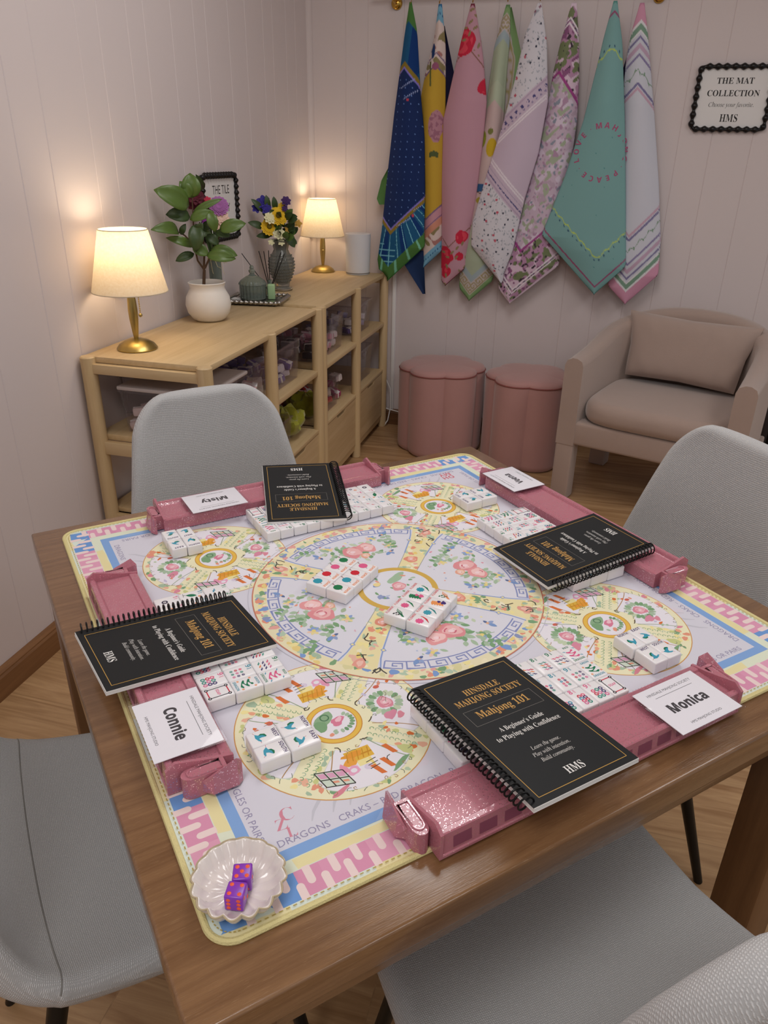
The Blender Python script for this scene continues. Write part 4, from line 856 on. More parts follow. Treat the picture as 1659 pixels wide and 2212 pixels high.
def drape(label, L, R, ap, pat, ydep, flaps=(), D=0.80, nt_=260, nc=96, wrap=0.6, letters=None, bul=0.03):
    zt_ = L[0][1]; xh = (L[0][0]+R[0][0])/2; H = zt_-ap[1]; diag = D*math.sqrt(2); k = diag/H
    Lz = sorted((z, x) for x, z in L); Rz = sorted((z, x) for x, z in R)
    def li(z, A): return np.interp(z, [p[0] for p in A], [p[1] for p in A])
    tt = np.linspace(0.0, 1.0, nt_)**1.0*H; zz = zt_-tt
    xl, xr = li(zz, Lz), li(zz, Rz); xc = np.interp(zz, [ap[1], zt_], [ap[0], xh])
    hem = (H-tt)*1.0; xl2 = np.maximum(xl, xc-hem); xr2 = np.minimum(xr, xc+hem); xr2 = np.maximum(xr2, xl2+0.0005)
    rad = 0.010
    # columns: left wrap, front, right wrap
    s_front = np.linspace(0, 1, nc); X, Y, A = [], [], []
    w = (xr2-xl2); bl = bul*np.minimum(1, tt/0.35)*np.minimum(1, 0.25+np.maximum(hem, 0)/0.25)
    def yfront(s): return ydep-bl*(1-(2*s-1)**2)
    nw = 9; rad_t = rad*np.minimum(1, 0.15+tt/0.15)
    def wrapcols(side):
        cols = []
        for q in range(nw, 0, -1):
            f = q/nw; arc = min(1.0, f*2.2)*PI; back = max(0.0, (f-0.45)/0.55)
            x0 = xl2 if side < 0 else xr2
            x = x0+side*rad_t*np.sin(arc)*0.8-side*back*w*wrap
            y = ydep+rad_t*(1-np.cos(arc))
            arclen = rad_t*arc+back*w*wrap
            a = (x0+side*arclen)-xc
            # never run past the cut hem of the square
            lim = hem; ex = np.maximum(0, side*a-lim); a = a-side*ex
            fade = np.clip((side*(side*lim) - side*0) , 0, 1)
            avail = np.maximum(0, lim-side*(x0-xc)); sc_ = np.minimum(1, avail/np.maximum(arclen, 1e-6))
            x = x0+(x-x0)*sc_; y = ydep+(y-ydep)*sc_
            cols.append((x, y, a))
        return cols
    cols = wrapcols(-1)
    for s in s_front: cols.append((xl2+w*s, yfront(s), xl2+w*s-xc))
    cols += wrapcols(1)[::-1]
    X = np.stack([c[0] for c in cols], 1); Y = np.stack([c[1] for c in cols], 1); A = np.stack([c[2] for c in cols], 1)
    Z = np.repeat(zz[:, None], X.shape[1], 1); T_ = np.repeat((tt*k)[:, None], X.shape[1], 1)
    u = (T_+A)/math.sqrt(2); v = (T_-A)/math.sqrt(2)
    Cc = pat(np.clip(u, 0, D), np.clip(v, 0, D), T_, A, D)
    P = np.stack([X, Y, Z], 2)
    du = np.gradient(P, axis=1); dv = np.gradient(P, axis=0); nrm = np.cross(dv, du); nl = np.linalg.norm(nrm, axis=2, keepdims=True); nrm = nrm/np.maximum(nl, 1e-9)
    mid = nrm[nt_//2, nw+nc//2]
    if mid[1] > 0: nrm = -nrm
    back = P-nrm*0.0022
    Rn, Cn = X.shape; me = bpy.data.meshes.new('game_mat')
    idx = np.arange(Rn*Cn).reshape(Rn, Cn); q = np.stack([idx[:-1, :-1], idx[:-1, 1:], idx[1:, 1:], idx[1:, :-1]], -1).reshape(-1, 4)
    q2 = q[:, ::-1]+Rn*Cn
    border = np.concatenate([idx[0, :], idx[1:, -1], idx[-1, -2::-1], idx[-2:0:-1, 0]]); nb = np.roll(border, -1); q3 = np.stack([border, border+Rn*Cn, nb+Rn*Cn, nb], 1)
    verts = np.concatenate([P.reshape(-1, 3), back.reshape(-1, 3)]); cols_ = np.concatenate([Cc.reshape(-1, 3), np.ones((Rn*Cn, 3))*0.02]); faces = np.concatenate([q, q2, q3]); mi = np.concatenate([np.zeros(len(q)), np.ones(len(q2)), np.zeros(len(q3))]).astype(int)
    for fl in flaps:
        Lf, Rf, col, yo = fl; m_ = 40; z0 = max(Lf[0][1], Rf[0][1]); z1 = min(Lf[-1][1], Rf[-1][1]); zf = np.linspace(z0, z1, m_)
        a_, b_ = li(zf, sorted((z, x) for x, z in Lf)), li(zf, sorted((z, x) for x, z in Rf)); ss = np.linspace(0, 1, 16)
        Xf = a_[:, None]*(1-ss)+b_[:, None]*ss; Zf = np.repeat(zf[:, None], 16, 1); Yf = ydep+yo+0.01*np.sin(ss*PI)[None, :]+0*Xf
        if callable(col):
            Tf = (zt_-Zf)*k; Af = Xf-np.interp(zf, [ap[1], zt_], [ap[0], xh])[:, None]; wv_ = (b_-Xf.T).T
            Cf = col(Xf, Zf, a_[:, None], b_[:, None], D)
        else: Cf = np.ones(Xf.shape+(3,))*np.array(S(col))
        o_ = len(verts); idf = np.arange(m_*16).reshape(m_, 16)+o_; qf = np.stack([idf[:-1, :-1], idf[:-1, 1:], idf[1:, 1:], idf[1:, :-1]], -1).reshape(-1, 4)
        Pf = np.stack([Xf, Yf, Zf], 2).reshape(-1, 3); verts = np.concatenate([verts, Pf, Pf+np.array([0, 0.0022, 0])]); cols_ = np.concatenate([cols_, Cf.reshape(-1, 3), np.ones((m_*16, 3))*0.02])
        faces = np.concatenate([faces, qf, qf[:, ::-1]+m_*16]); mi = np.concatenate([mi, np.zeros(len(qf)), np.ones(len(qf))]).astype(int)
    if letters:
        p = Paint(0.0); letters(p); lv = np.array(p.v); xs, zs = lv[:, 0], lv[:, 1]
        xl_, xr_ = np.interp(zs, zz[::-1], xl2[::-1]), np.interp(zs, zz[::-1], xr2[::-1]); s = np.clip((xs-xl_)/(xr_-xl_), 0, 1); b__ = np.interp(zs, zz[::-1], bl[::-1])
        over = np.maximum(0, xs-xr_)
        lv3 = np.stack([xs-over*0.25, ydep-b__*(1-(2*s-1)**2)-0.0007+over*0.9, zs], 1); o_ = len(verts); verts = np.concatenate([verts, lv3])
        lf = []; lc = []
        for f, c in zip(p.f, p.c):
            for i in range(1, len(f)-1): lf.append((o_+f[0], o_+f[i], o_+f[i+1], o_+f[i+1]))
        cols_ = np.concatenate([cols_, np.ones((len(lv3), 3))*np.array(S('#b1557c'))]); extra = lf
    else: extra = []
    fl_ = [tuple(int(x) for x in f) for f in faces]+[f[:3] for f in extra]
    me.from_pydata([tuple(p) for p in verts], [], fl_); me.update(); me.materials.append(DRAPE); me.materials.append(RUBBER)
    mi = np.concatenate([mi, np.zeros(len(extra))]).astype(np.int32); me.polygons.foreach_set('material_index', mi)
    at = me.color_attributes.new('Col', 'FLOAT_COLOR', 'POINT'); at.data.foreach_set('color', np.concatenate([cols_, np.ones((len(cols_), 1))], 1).astype(np.float32).ravel())
    me.polygons.foreach_set('use_smooth', [True]*len(me.polygons))
    o = bpy.data.objects.new('game_mat', me); COL.objects.link(o); top(o, label, 'hanging mat', 'game mats hung by a corner from the rod'); return o
def love(p):
    s = 'MAHJONG\u00b7PEACE\u00b7LOVE\u00b7'; n_ = len(s); cx, cz, r = 0.176, 1.330, 0.092
    st = math.radians(103)
    for i, ch in enumerate(s):
        a = st-2*PI*i/n_; p.text(ch, cx+r*math.cos(a), cz+r*math.sin(a)-0.0, 0.021, '#b1557c', a-PI/2, SANSB if ch.isalpha() else None, 0)
    for q in range(len(p.v)): pass
def grnflap(X, Z, a, b, D):
    C = np.ones(X.shape+(3,))*np.array(S('#c3b6b4')); d = (b-X); put(C, d < 0.030, '#86a873'); put(C, (((Z*26+X*10) % 1) < 0.16) & (d > 0.034), '#a89a6a'); put(C, (np.abs(d-0.038) < 0.003) | (np.abs(d-0.085) < 0.003), '#a89a6a'); return C
TOW = {
1: dict(L=[(-0.676,1.882),(-0.694,1.726),(-0.728,1.463),(-0.758,1.180),(-0.777,0.978),(-0.795,0.850),(-0.788,0.805),(-0.766,0.792),(-0.748,0.770)], R=[(-0.669,1.882),(-0.651,1.792),(-0.626,1.553),(-0.600,1.373),(-0.588,1.145),(-0.586,0.986),(-0.577,0.893)], ap=(-0.748,0.755)),
2: dict(L=[(-0.556,1.875),(-0.564,1.757),(-0.598,1.622),(-0.613,1.535),(-0.602,1.373),(-0.588,1.184),(-0.579,0.986),(-0.579,0.824)], R=[(-0.544,1.874),(-0.527,1.707),(-0.510,1.374),(-0.500,1.109),(-0.496,0.918)], ap=(-0.579,0.820)),
3: dict(L=[(-0.418,1.872),(-0.468,1.639),(-0.507,1.447),(-0.500,1.187),(-0.489,0.990),(-0.480,0.740)], R=[(-0.405,1.871),(-0.361,1.672),(-0.335,1.518),(-0.339,1.376),(-0.353,1.152),(-0.371,0.954),(-0.383,0.892)], ap=(-0.465,0.747)),
4: dict(L=[(-0.276,1.868),(-0.307,1.721),(-0.327,1.483),(-0.339,1.376),(-0.350,1.191),(-0.393,0.953),(-0.400,0.829),(-0.391,0.681)], R=[(-0.262,1.868),(-0.259,1.785),(-0.261,1.638),(-0.258,1.377),(-0.252,1.193),(-0.251,0.999),(-0.247,0.879),(-0.251,0.796)], ap=(-0.349,0.681)),
5: dict(L=[(-0.145,1.865),(-0.178,1.768),(-0.208,1.587),(-0.242,1.431),(-0.297,1.230),(-0.345,1.035)], R=[(-0.132,1.865),(-0.101,1.719),(-0.075,1.519),(-0.093,1.326),(-0.134,1.140),(-0.166,0.923),(-0.199,0.815)], ap=(-0.198,0.775)),
6: dict(L=[(-0.014,1.867),(-0.024,1.797),(-0.051,1.637),(-0.068,1.450),(-0.105,1.253),(-0.146,1.043),(-0.208,0.798),(-0.205,0.714)], R=[(0.004,1.867),(0.037,1.636),(0.053,1.451),(0.048,1.292),(0.041,1.107),(0.046,0.893)], ap=(-0.154,0.681)),
7: dict(L=[(0.149,1.864),(0.128,1.684),(0.095,1.452),(0.045,1.238),(-0.035,0.973)], R=[(0.161,1.863),(0.196,1.715),(0.242,1.470),(0.286,1.208),(0.335,0.898)], ap=(0.225,0.753)),
8: dict(L=[(0.250,1.861),(0.239,1.777),(0.233,1.667),(0.238,1.553),(0.255,1.384),(0.277,1.115),(0.287,0.775)], R=[(0.264,1.861),(0.299,1.714),(0.361,1.471),(0.423,1.211),(0.468,0.991),(0.483,0.836)], ap=(0.367,0.712)),
}
NAVY = '#1b1a3c'
FL = {1: [([(-0.72, 0.90), (-0.575, 0.70)], [(-0.58, 0.90), (-0.562, 0.70)], '#20355c', 0.016), ([(-0.760, 1.25), (-0.790, 1.20), (-0.812, 1.12), (-0.800, 1.095)], [(-0.755, 1.25), (-0.76, 1.095)], '#5f8a4c', 0.014)],
      2: [([(-0.545, 1.80), (-0.545, 1.35)], [(-0.530, 1.80), (-0.478, 1.622), (-0.479, 1.50), (-0.509, 1.35)], NAVY, 0.012)],
      4: [([(-0.268, 1.862), (-0.262, 1.30)], [(-0.256, 1.862), (-0.191, 1.671), (-0.206, 1.467), (-0.237, 1.30)], grnflap, 0.014)],
      8: [([(0.247, 1.79), (0.217, 1.635), (0.230, 1.54)], [(0.25, 1.79), (0.25, 1.54)], NAVY, 0.010)]}
LAB = {1: ('navy game mat with blue sunburst and green border, first from the left', pt_blue, 2.725), 2: ('yellow game mat with a mauve flower and sky blue hem', pt_yellow, 2.745), 3: ('plain rose pink game mat with red flowers at the corners', pt_pink, 2.735), 4: ('pale green game mat with lemons, bluebird and key border', pt_lemon, 2.755),
       5: ('lilac game mat with speckled white ends', pt_lilac, 2.715), 6: ('mauve and green floral game mat with plum bands', pt_floral, 2.745), 7: ('teal game mat with a ring of pink letters', pt_teal, 2.705), 8: ('white game mat with lavender, green and pink chevrons, last on the right', pt_white, 2.745)}
for k_ in range(1, 9):
    lb, pt, yd = LAB[k_]; d_ = TOW[k_]
    drape(lb, d_['L'], d_['R'], d_['ap'], pt, yd, FL.get(k_, ()), letters=love if k_ == 7 else None, wrap=0.35 if k_ in (2, 4) else 0.55)
# ------------------------------------------------------------------ game table
HW = 0.438
tb = thing('game_table', 'square dark stained wooden game table in the middle of the room', 'table', mat=TM @ Matrix.Translation((0, 0, -0.75)))
mb = MB(); mb.rbox(-HW, HW, -HW, HW, 0.716, 0.75, 0.0035, 3); mb.build('tabletop', TABLEW, tb)
for s_ in (-1, 1):
    mb = MB(); mb.rbox(-0.37, 0.37, s_*0.395-0.012, s_*0.395+0.012, 0.65, 0.716, 0.003); mb.build('apron', TABLEW, tb)
    mb = MB(); mb.rbox(s_*0.395-0.012, s_*0.395+0.012, -0.37, 0.37, 0.65, 0.716, 0.003); mb.build('apron', woodmat('walnut_stain_y', '#6c4b2e', '#8c6846', 'y', 0.34, 1.6), tb)
LEGW = woodmat('walnut_stain_z', '#66462b', '#7d5a3a', 'z', 0.4, 1.6)
for sx in (-1, 1):
    for sy in (-1, 1):
        mb = MB(); mb.rbox(sx*0.398-0.033, sx*0.398+0.033, sy*0.385-0.033, sy*0.385+0.033, 0, 0.716, 0.005, 2); mb.build('leg', LEGW, tb)

# ------------------------------------------------------------------ chairs
def chair(label, cx, cy, yaw, dyaw=0.0, lean=0.0):
    t = thing('dining_chair', label, 'chair', mat=TM @ Matrix.Translation((cx, cy, -0.75)) @ Matrix.Rotation(yaw+dyaw, 4, 'Z'), group='grey upholstered dining chairs at the game table')
    CP = [(.172, .428), (.165, .446), (.10, .449), (.0, .443), (-.10, .442), (-.175, .453), (-.228, .487), (-.262, .55), (-.282, .64), (-.298, .75), (-.309, .825), (-.317, .886)]
    P = []
    for a in range(len(CP)-1):
        p0, p1, p2, p3 = CP[max(a-1, 0)], CP[a], CP[a+1], CP[min(a+2, len(CP)-1)]
        for q in range(10):
            t_ = q/10; P.append(tuple(0.5*((2*p1[k])+(-p0[k]+p2[k])*t_+(2*p0[k]-5*p1[k]+4*p2[k]-p3[k])*t_**2+(-p0[k]+3*p1[k]-3*p2[k]+p3[k])*t_**3) for k in (0, 1)))
    P.append(CP[-1]); d = [0.0]
    for a, b in zip(P[:-1], P[1:]): d.append(d[-1]+math.dist(a, b))
    Ltot = d[-1]; ks = 51; n = 41; front, backp = [], []
    def halfw(l):
        if l < 0.12: return 0.212-0.12+math.sqrt(max(0.0, 0.12**2-(0.12-l)**2))
        ls = d[ks]
        if l < ls: return 0.212+0.010*(l-0.12)/(ls-0.12)
        q = (l-ls)/(Ltot-ls); w_ = 0.220-0.083*q**1.15
        if q > 0.82: w_ *= 0.50+0.50*math.sqrt(max(0.0, 1-((q-0.82)/0.18)**2))
        return w_
    for i in range(len(P)):
        a = P[max(i-1, 0)]; b = P[min(i+1, len(P)-1)]; ty, tz = b[0]-a[0], b[1]-a[1]; L = math.hypot(ty, tz); ny, nz = tz/L, -ty/L
        l = d[i]; f = l/Ltot; th = 0.054-0.016*f; end = min(1.0, math.sqrt(max(0.0, 1-(1-min(1, l/0.022))**2)), math.sqrt(max(0.0, 1-(1-min(1, (Ltot-l)/0.016))**2)))
        curl = 0.006+0.040*max(0.0, math.sin(PI*min(1, max(0, (l-0.22))/(Ltot-0.20))))
        rf, rb = [], []
        for j in range(n):
            u = math.sin(PI/2*(-1+2*j/(n-1))); w_ = halfw(l); eu = math.sqrt(max(0.0, 1-max(0.0, (abs(u)-(1-0.024/w_))/(0.024/w_))**2)); h = th/2*end*eu; c = curl*abs(u)**2.4
            rf.append((w_*u, P[i][0]+ny*(h+c), P[i][1]+nz*(h+c))); rb.append((w_*u, P[i][0]+ny*(-h+c), P[i][1]+nz*(-h+c)))
        front.append(rf); backp.append(rb)
    for nm, a, b in (('seat', 0, ks), ('backrest', ks, len(P)-1)):
        mb = MB(); mb.grid(front[a:b+1]); mb.grid([r[::-1] for r in backp[a:b+1]]); mb.build(nm, FABRIC, t, ang=180)
    mb = MB(); mb.tube([(x, y, z-0.0002) for x, y, z in front[ks][1:-1]], 0.0011, 5); mb.build('seam', SEAM, t)
    mb = MB(); mb.rbox(-0.13, 0.13, -0.16, 0.09, 0.395, 0.418, 0.006); mb.build('seat_frame', BLACKM, t)
    for sx in (-1, 1):
        for fy, fx, ty_, tx_ in ((0.14, 0.190, 0.085, 0.125), (-0.27, 0.165, -0.16, 0.11)):
            mb = MB(); mb.tube([(sx*tx_, ty_, 0.415), (sx*fx, fy, 0.0)], [0.0145, 0.0085], 14); mb.build('leg', BLACKM, t)
    return t
chair('grey dining chair by the console shelf, its back to the lamp', -0.072, 0.352, PI, 0.0)
chair('grey dining chair in front of the beige armchair', 0.360, -0.002, PI/2, -0.15)
chair('grey dining chair at the left edge, beside the paneled wall', -0.358, 0.045, -PI/2, 0.0)
chair('grey dining chair nearest the camera, under the front table edge', 0.008, -0.349, 0.0, -0.125)

# ------------------------------------------------------------------ printed game mat on the table
GM = tmat(-0.0013, 0.0078, 0.0, -0.0091)
gm = thing('game_mat', 'pastel floral game mat covering the game table', 'game mat', mat=GM)
def rrect(h, r, n=10):
    P = []
    for cx, cy, a0 in ((h-r, h-r, 0), (-h+r, h-r, PI/2), (-h+r, -h+r, PI), (h-r, -h+r, 1.5*PI)):
        P += [(cx+r*math.cos(a0+PI/2*i/n), cy+r*math.sin(a0+PI/2*i/n)) for i in range(n+1)]
    return P
mb = MB(); mb.extrude(rrect(0.397, 0.022), 'z', 0.0, 0.0028); mb.build('mat_base', RUBBER, gm, smooth=False)
mb = MB(); hp = rrect(0.3965, 0.023, 12); pts = []
for i in range(len(hp)):
    a, b = hp[i], hp[(i+1) % len(hp)]; L = math.dist(a, b); m_ = max(1, int(L/0.02))
    for k in range(m_): pts.append((a[0]+(b[0]-a[0])*k/m_, a[1]+(b[1]-a[1])*k/m_, 0.0024))
mb.tube(pts, 0.0031, 8, closed=True)
for i in range(len(mb.v)): v = mb.v[i]; mb.v[i] = (v[0], v[1], max(0.0, v[2]))
mb.build('bound_edge', HEM, gm)

CORAL, ROSE, PINKC, SAGE, GRN, LIME, YLW, GOLD, LAV, BLU, GRYB, INKC, ORNG, PALE = '#e39a80', '#dc8fa0', '#eab6c0', '#a9c0a6', '#7ea57c', '#c9cf8e', '#efe3a2', '#e0b348', '#c9c3dc', '#7f9fd2', '#8f9ac0', '#4a4540', '#d9763f', '#e9e6ee'
def blob_scatter(p, n, fn, cols, r0, r1, layer=2):
    for k in range(n):
        x, y = fn(); r = rnd.uniform(r0, r1); p.ell(x, y, r, r*rnd.uniform(0.45, 0.9), rnd.choice(cols), rnd.uniform(0, PI), 11, layer+rnd.choice((0, 1)), 0.22)
def rose(p, x, y, s, c1=ROSE, c2=PINKC, c3='#f3d6da'):
    p.ell(x, y, s, s*0.85, c1, rnd.random()*3, 18, 4, 0.14); p.ell(x+s*0.12, y+s*0.05, s*0.72, s*0.58, c2, rnd.random()*3, 16, 5, 0.16)
    for k in range(4):
        a = rnd.uniform(0, 6.28); q = s*rnd.uniform(0.15, 0.55)
        p.stroke([(x+q*math.cos(a+t), y+q*0.8*math.sin(a+t)) for t in (0, .4, .8, 1.2)], s*0.10, rnd.choice((c1, c3, '#c9657a')), 6)
    p.ell(x, y, s*0.24, s*0.2, c3, 0, 10, 7, 0.1)
def sprig(p, x, y, a, L, n=4, cols=(SAGE, GRN), w=0.004):
    pts = [(x+L*t*math.cos(a+0.5*t*t), y+L*t*math.sin(a+0.5*t*t)) for t in [i/6 for i in range(7)]]; p.stroke(pts, 0.0008, GRN, 4)
    for k in range(n):
        q = pts[min(6, 1+k*6//n)]; p.leaf(q[0], q[1], w*2.4, w*0.75, a+(0.9 if k % 2 else -0.9)+rnd.uniform(-.2, .2), rnd.choice(cols), 4)
def ink(p, x, y, s, a=0.0, col=INKC, w=0.0011):
    k = rnd.choice((0, 1, 2)); L = [[(0, 0), (.3, .25), (.7, .2), (1, -.1)], [(0, 0), (.2, .4), (.6, .5), (.7, .1), (.4, 0)], [(0, 0), (.5, .08), (1, .3)]][k]; ca, sa = math.cos(a), math.sin(a)
    p.stroke([(x+s*(q[0]*ca-q[1]*sa), y+s*(q[0]*sa+q[1]*ca)) for q in L], w, col, 7)
def medallion(p, cx, cy):
    p.org = (cx, cy, 0, 1)
    p.ell(0, 0, .108, .108, '#cf9a5a', n=72, layer=1); p.ell(0, 0, .1068, .1068, '#ece8c4', n=72, layer=2)
    blob_scatter(p, 110, lambda: (lambda a, r: (r*math.cos(a), r*math.sin(a)))(rnd.uniform(0, 6.28), rnd.uniform(.085, .103)), [SAGE, GRN, CORAL, YLW, LIME, '#e8b49a', '#b9cdb0', ROSE], .0028, .0065, 2)
    for k in range(4):                                     # four petals of pale ground
        ax = k*PI/2; pts = []
        for i in range(25):
            f = -1+2*i/24; a = ax+f*0.63; r = .098-0.010*abs(f)**6; pts.append((r*math.cos(a), r*math.sin(a)))
        for i in range(13):
            f = 1-2*i/12; a = ax+f*0.42; r = .040+0.008*(1-abs(f)); pts.append((r*math.cos(a), r*math.sin(a)))
        p.poly(pts, '#d3d7cf', 3); p.poly([(x*0.975+0.0016*math.cos(ax), y*0.975+0.0016*math.sin(ax)) for x, y in pts], PALE, 4)
        for i in range(0, 36, 2):
            q = pts[i % len(pts)]; ink(p, q[0], q[1], .006, rnd.uniform(0, 6), rnd.choice(('#8a8a80', '#6f7a68', '#a9885a')), .0007)
    for k in range(4):                                     # spokes with scroll rows
        a = PI/4+k*PI/2; ca, sa = math.cos(a), math.sin(a)
        for i in range(9):
            r = .042+.0062*i
            for sg in (-1, 1):
                o_ = .0045*sg; x, y = r*ca-o_*sa, r*sa+o_*ca; p.ring(x, y, .0017, .0026, rnd.choice((SAGE, GRN, '#8fb089')), 8, 5, a, a+4.2)
        for i in range(7):
            r = .044+.008*i; o_ = rnd.choice((-1, 1))*rnd.uniform(.008, .013); p.ell(r*ca-o_*sa, r*sa+o_*ca, .0042, .0028, rnd.choice((CORAL, YLW, LIME, SAGE, '#e9a98a', ORNG)), a, 10, 4, .2)
        for sg in (-1, 1):
            p.stroke([(r*ca-sg*(.014+.012*math.sin((r-.04)*30))*sa*0.9, r*sa+sg*(.014+.012*math.sin((r-.04)*30))*ca*0.9) for r in [.040+.005*i for i in range(11)]], .0011, rnd.choice(('#8fa37f', '#b08a5a')), 5)
    # roses east and west
    for sx in (-1, 1):
        x0 = .066*sx
        for i in range(18):
            a = 2*PI*i/18; p.ell(x0+.017*math.cos(a), .004+.016*math.sin(a), .0052, .0034, rnd.choice((SAGE, GRN, '#93b38f', '#c4d2b4')), a, 9, 5, .2)
        rose(p, x0, .004, .0105, ROSE, PINKC); p.ell(x0-.004, -.017, .009, .006, '#d98fa6', .4, 12, 6, .25); p.ell(x0+.006*sx, -.022, .006, .004, ROSE, 1.0, 10, 6, .25)
        for q in range(10): p.ell(x0+rnd.uniform(-.02, .022), rnd.choice((-1, 1))*rnd.uniform(.024, .040), rnd.uniform(.002, .005), .002, rnd.choice((CORAL, SAGE, ORNG, '#b7c7a8', YLW, LAV)), rnd.uniform(0, 3), 9, 5, .2)
        for q in range(5): ink(p, x0+rnd.uniform(-.02, .02), rnd.uniform(-.035, .04), .008, rnd.uniform(0, 6), '#8a7f70', .0007)
        p.ell(x0+.004, .032, .004, .003, '#cf6a5a', 0, 9, 6)
    # little houses north and south
    for sy in (1, -1):
        def q(x, y): return (sy*x, sy*y)
        def R(x0, y0, x1, y1, c, L=5): p.poly([q(x0, y0), q(x1, y0), q(x1, y1), q(x0, y1)], c, L)
        R(-.017, .046, .012, .062, GOLD); R(-.017, .054, .006, .056, '#c98f2e', 6); R(-.012, .062, .004, .070, YLW); p.ell(*q(.010, .060), .008, .006, '#e7a347', .5, 12, 5, .25); p.ell(*q(.004, .052), .012, .004, '#e39a3a', 0, 12, 6, .3)
        for i in range(5): p.stroke([q(-.015+.006*i, .048), q(-.011+.006*i, .0605)], .0011, '#c98f2e', 7)
        p.ell(*q(.012, .072), .0075, .0055, '#e6a9c6', .6, 12, 6, .2); p.ell(*q(.012, .072), .0035, .003, PALE, 0, 10, 7); p.ell(*q(.020, .066), .004, .007, '#e29cb6', .3, 10, 6, .2); p.ell(*q(-.004, .074), .005, .004, '#d9cfe2', 0, 10, 6)
        R(-.012, .063, -.009, .081, '#e8d68a', 6)
        for i in range(3): p.stroke([q(-.016, .066+.005*i), q(-.004, .068+.005*i)], .0009, INKC, 8)
        for x, y in ((.030, .086), (.017, .090), (.041, .070)): p.poly([q(-x, y), q(-x+.006, y-.001), q(-x+.012, y-.016), q(-x+.006, y-.016)], ORNG, 6)
        ink(p, *q(-.026, .076), .008, 1.0, INKC, .0009)
        # lattice window
        wq = lambda a, b: q(.022+.028*a-.004*b, .0655+.022*b-.008*a)
        p.poly([wq(0, 0), wq(1, 0), wq(1, 1), wq(0, 1)], '#cfdccd', 5)
        for a, b in ((.06, .08), (.38, .08), (.7, .08)): p.poly([wq(a, b), wq(a+.24, b), wq(a+.24, b+.34), wq(a, b+.34)], '#d9a3bf', 6)
        for a in (0.1, .45): p.poly([wq(a, .66), wq(a+.2, .66), wq(a+.2, .80), wq(a, .80)], '#e39a80', 6)
        for a in (0, .34, .67, 1): p.stroke([wq(a, 0), wq(a, 1)], .0012, '#3d3a36', 8)
        for b in (0, .52, 1): p.stroke([wq(0, b), wq(1, b)], .0012, '#3d3a36', 8)
        p.ell(*q(.036, .0905), .012, .0028, '#d98a98', -.35*sy, 12, 6, .2); p.ell(*q(-.036, .0845), .014, .003, GRN, .5, 12, 6, .2); p.ell(*q(-.050, .070), .009, .006, LIME, 2.2, 12, 6, .2)
    for k in range(8): ink(p, .038*math.cos(k*PI/4+.35), .038*math.sin(k*PI/4+.35), .009, k*PI/4+1.2, '#4a3f38', .0012)
    p.ring(0, 0, .0245, .0315, '#c98a3e', 48, 7); p.ring(0, 0, .0255, .0305, '#e6bd55', 48, 8); p.ell(0, 0, .0246, .0246, PALE, n=40, layer=8)
    p.ell(-.008, .010, .014, .008, '#8fb08c', .5, 16, 9, .12); p.ell(-.015, .001, .007, .009, '#7ea57c', 0, 12, 9, .15); p.ring(-.006, .012, .004, .0055, '#4f7a5a', 14, 10)
    p.ell(.005, .001, .009, .006, '#d9819c', .6, 14, 10, .25); p.ell(.007, .003, .005, .003, '#efc3ce', .6, 12, 11, .2)
    for k in range(9): a = -1.6+k*.3; p.ell(.004+.017*math.cos(a), -.001+.014*math.sin(a), .0032, .0022, rnd.choice((GRN, SAGE, '#6f9a70')), a, 9, 10)
    for k in range(4): p.ell(rnd.uniform(-.014, .004), rnd.uniform(-.019, -.011), .003, .002, rnd.choice((CORAL, SAGE, '#e3b29a')), rnd.uniform(0, 3), 9, 10)
    p.org = (0, 0, 0, 1)

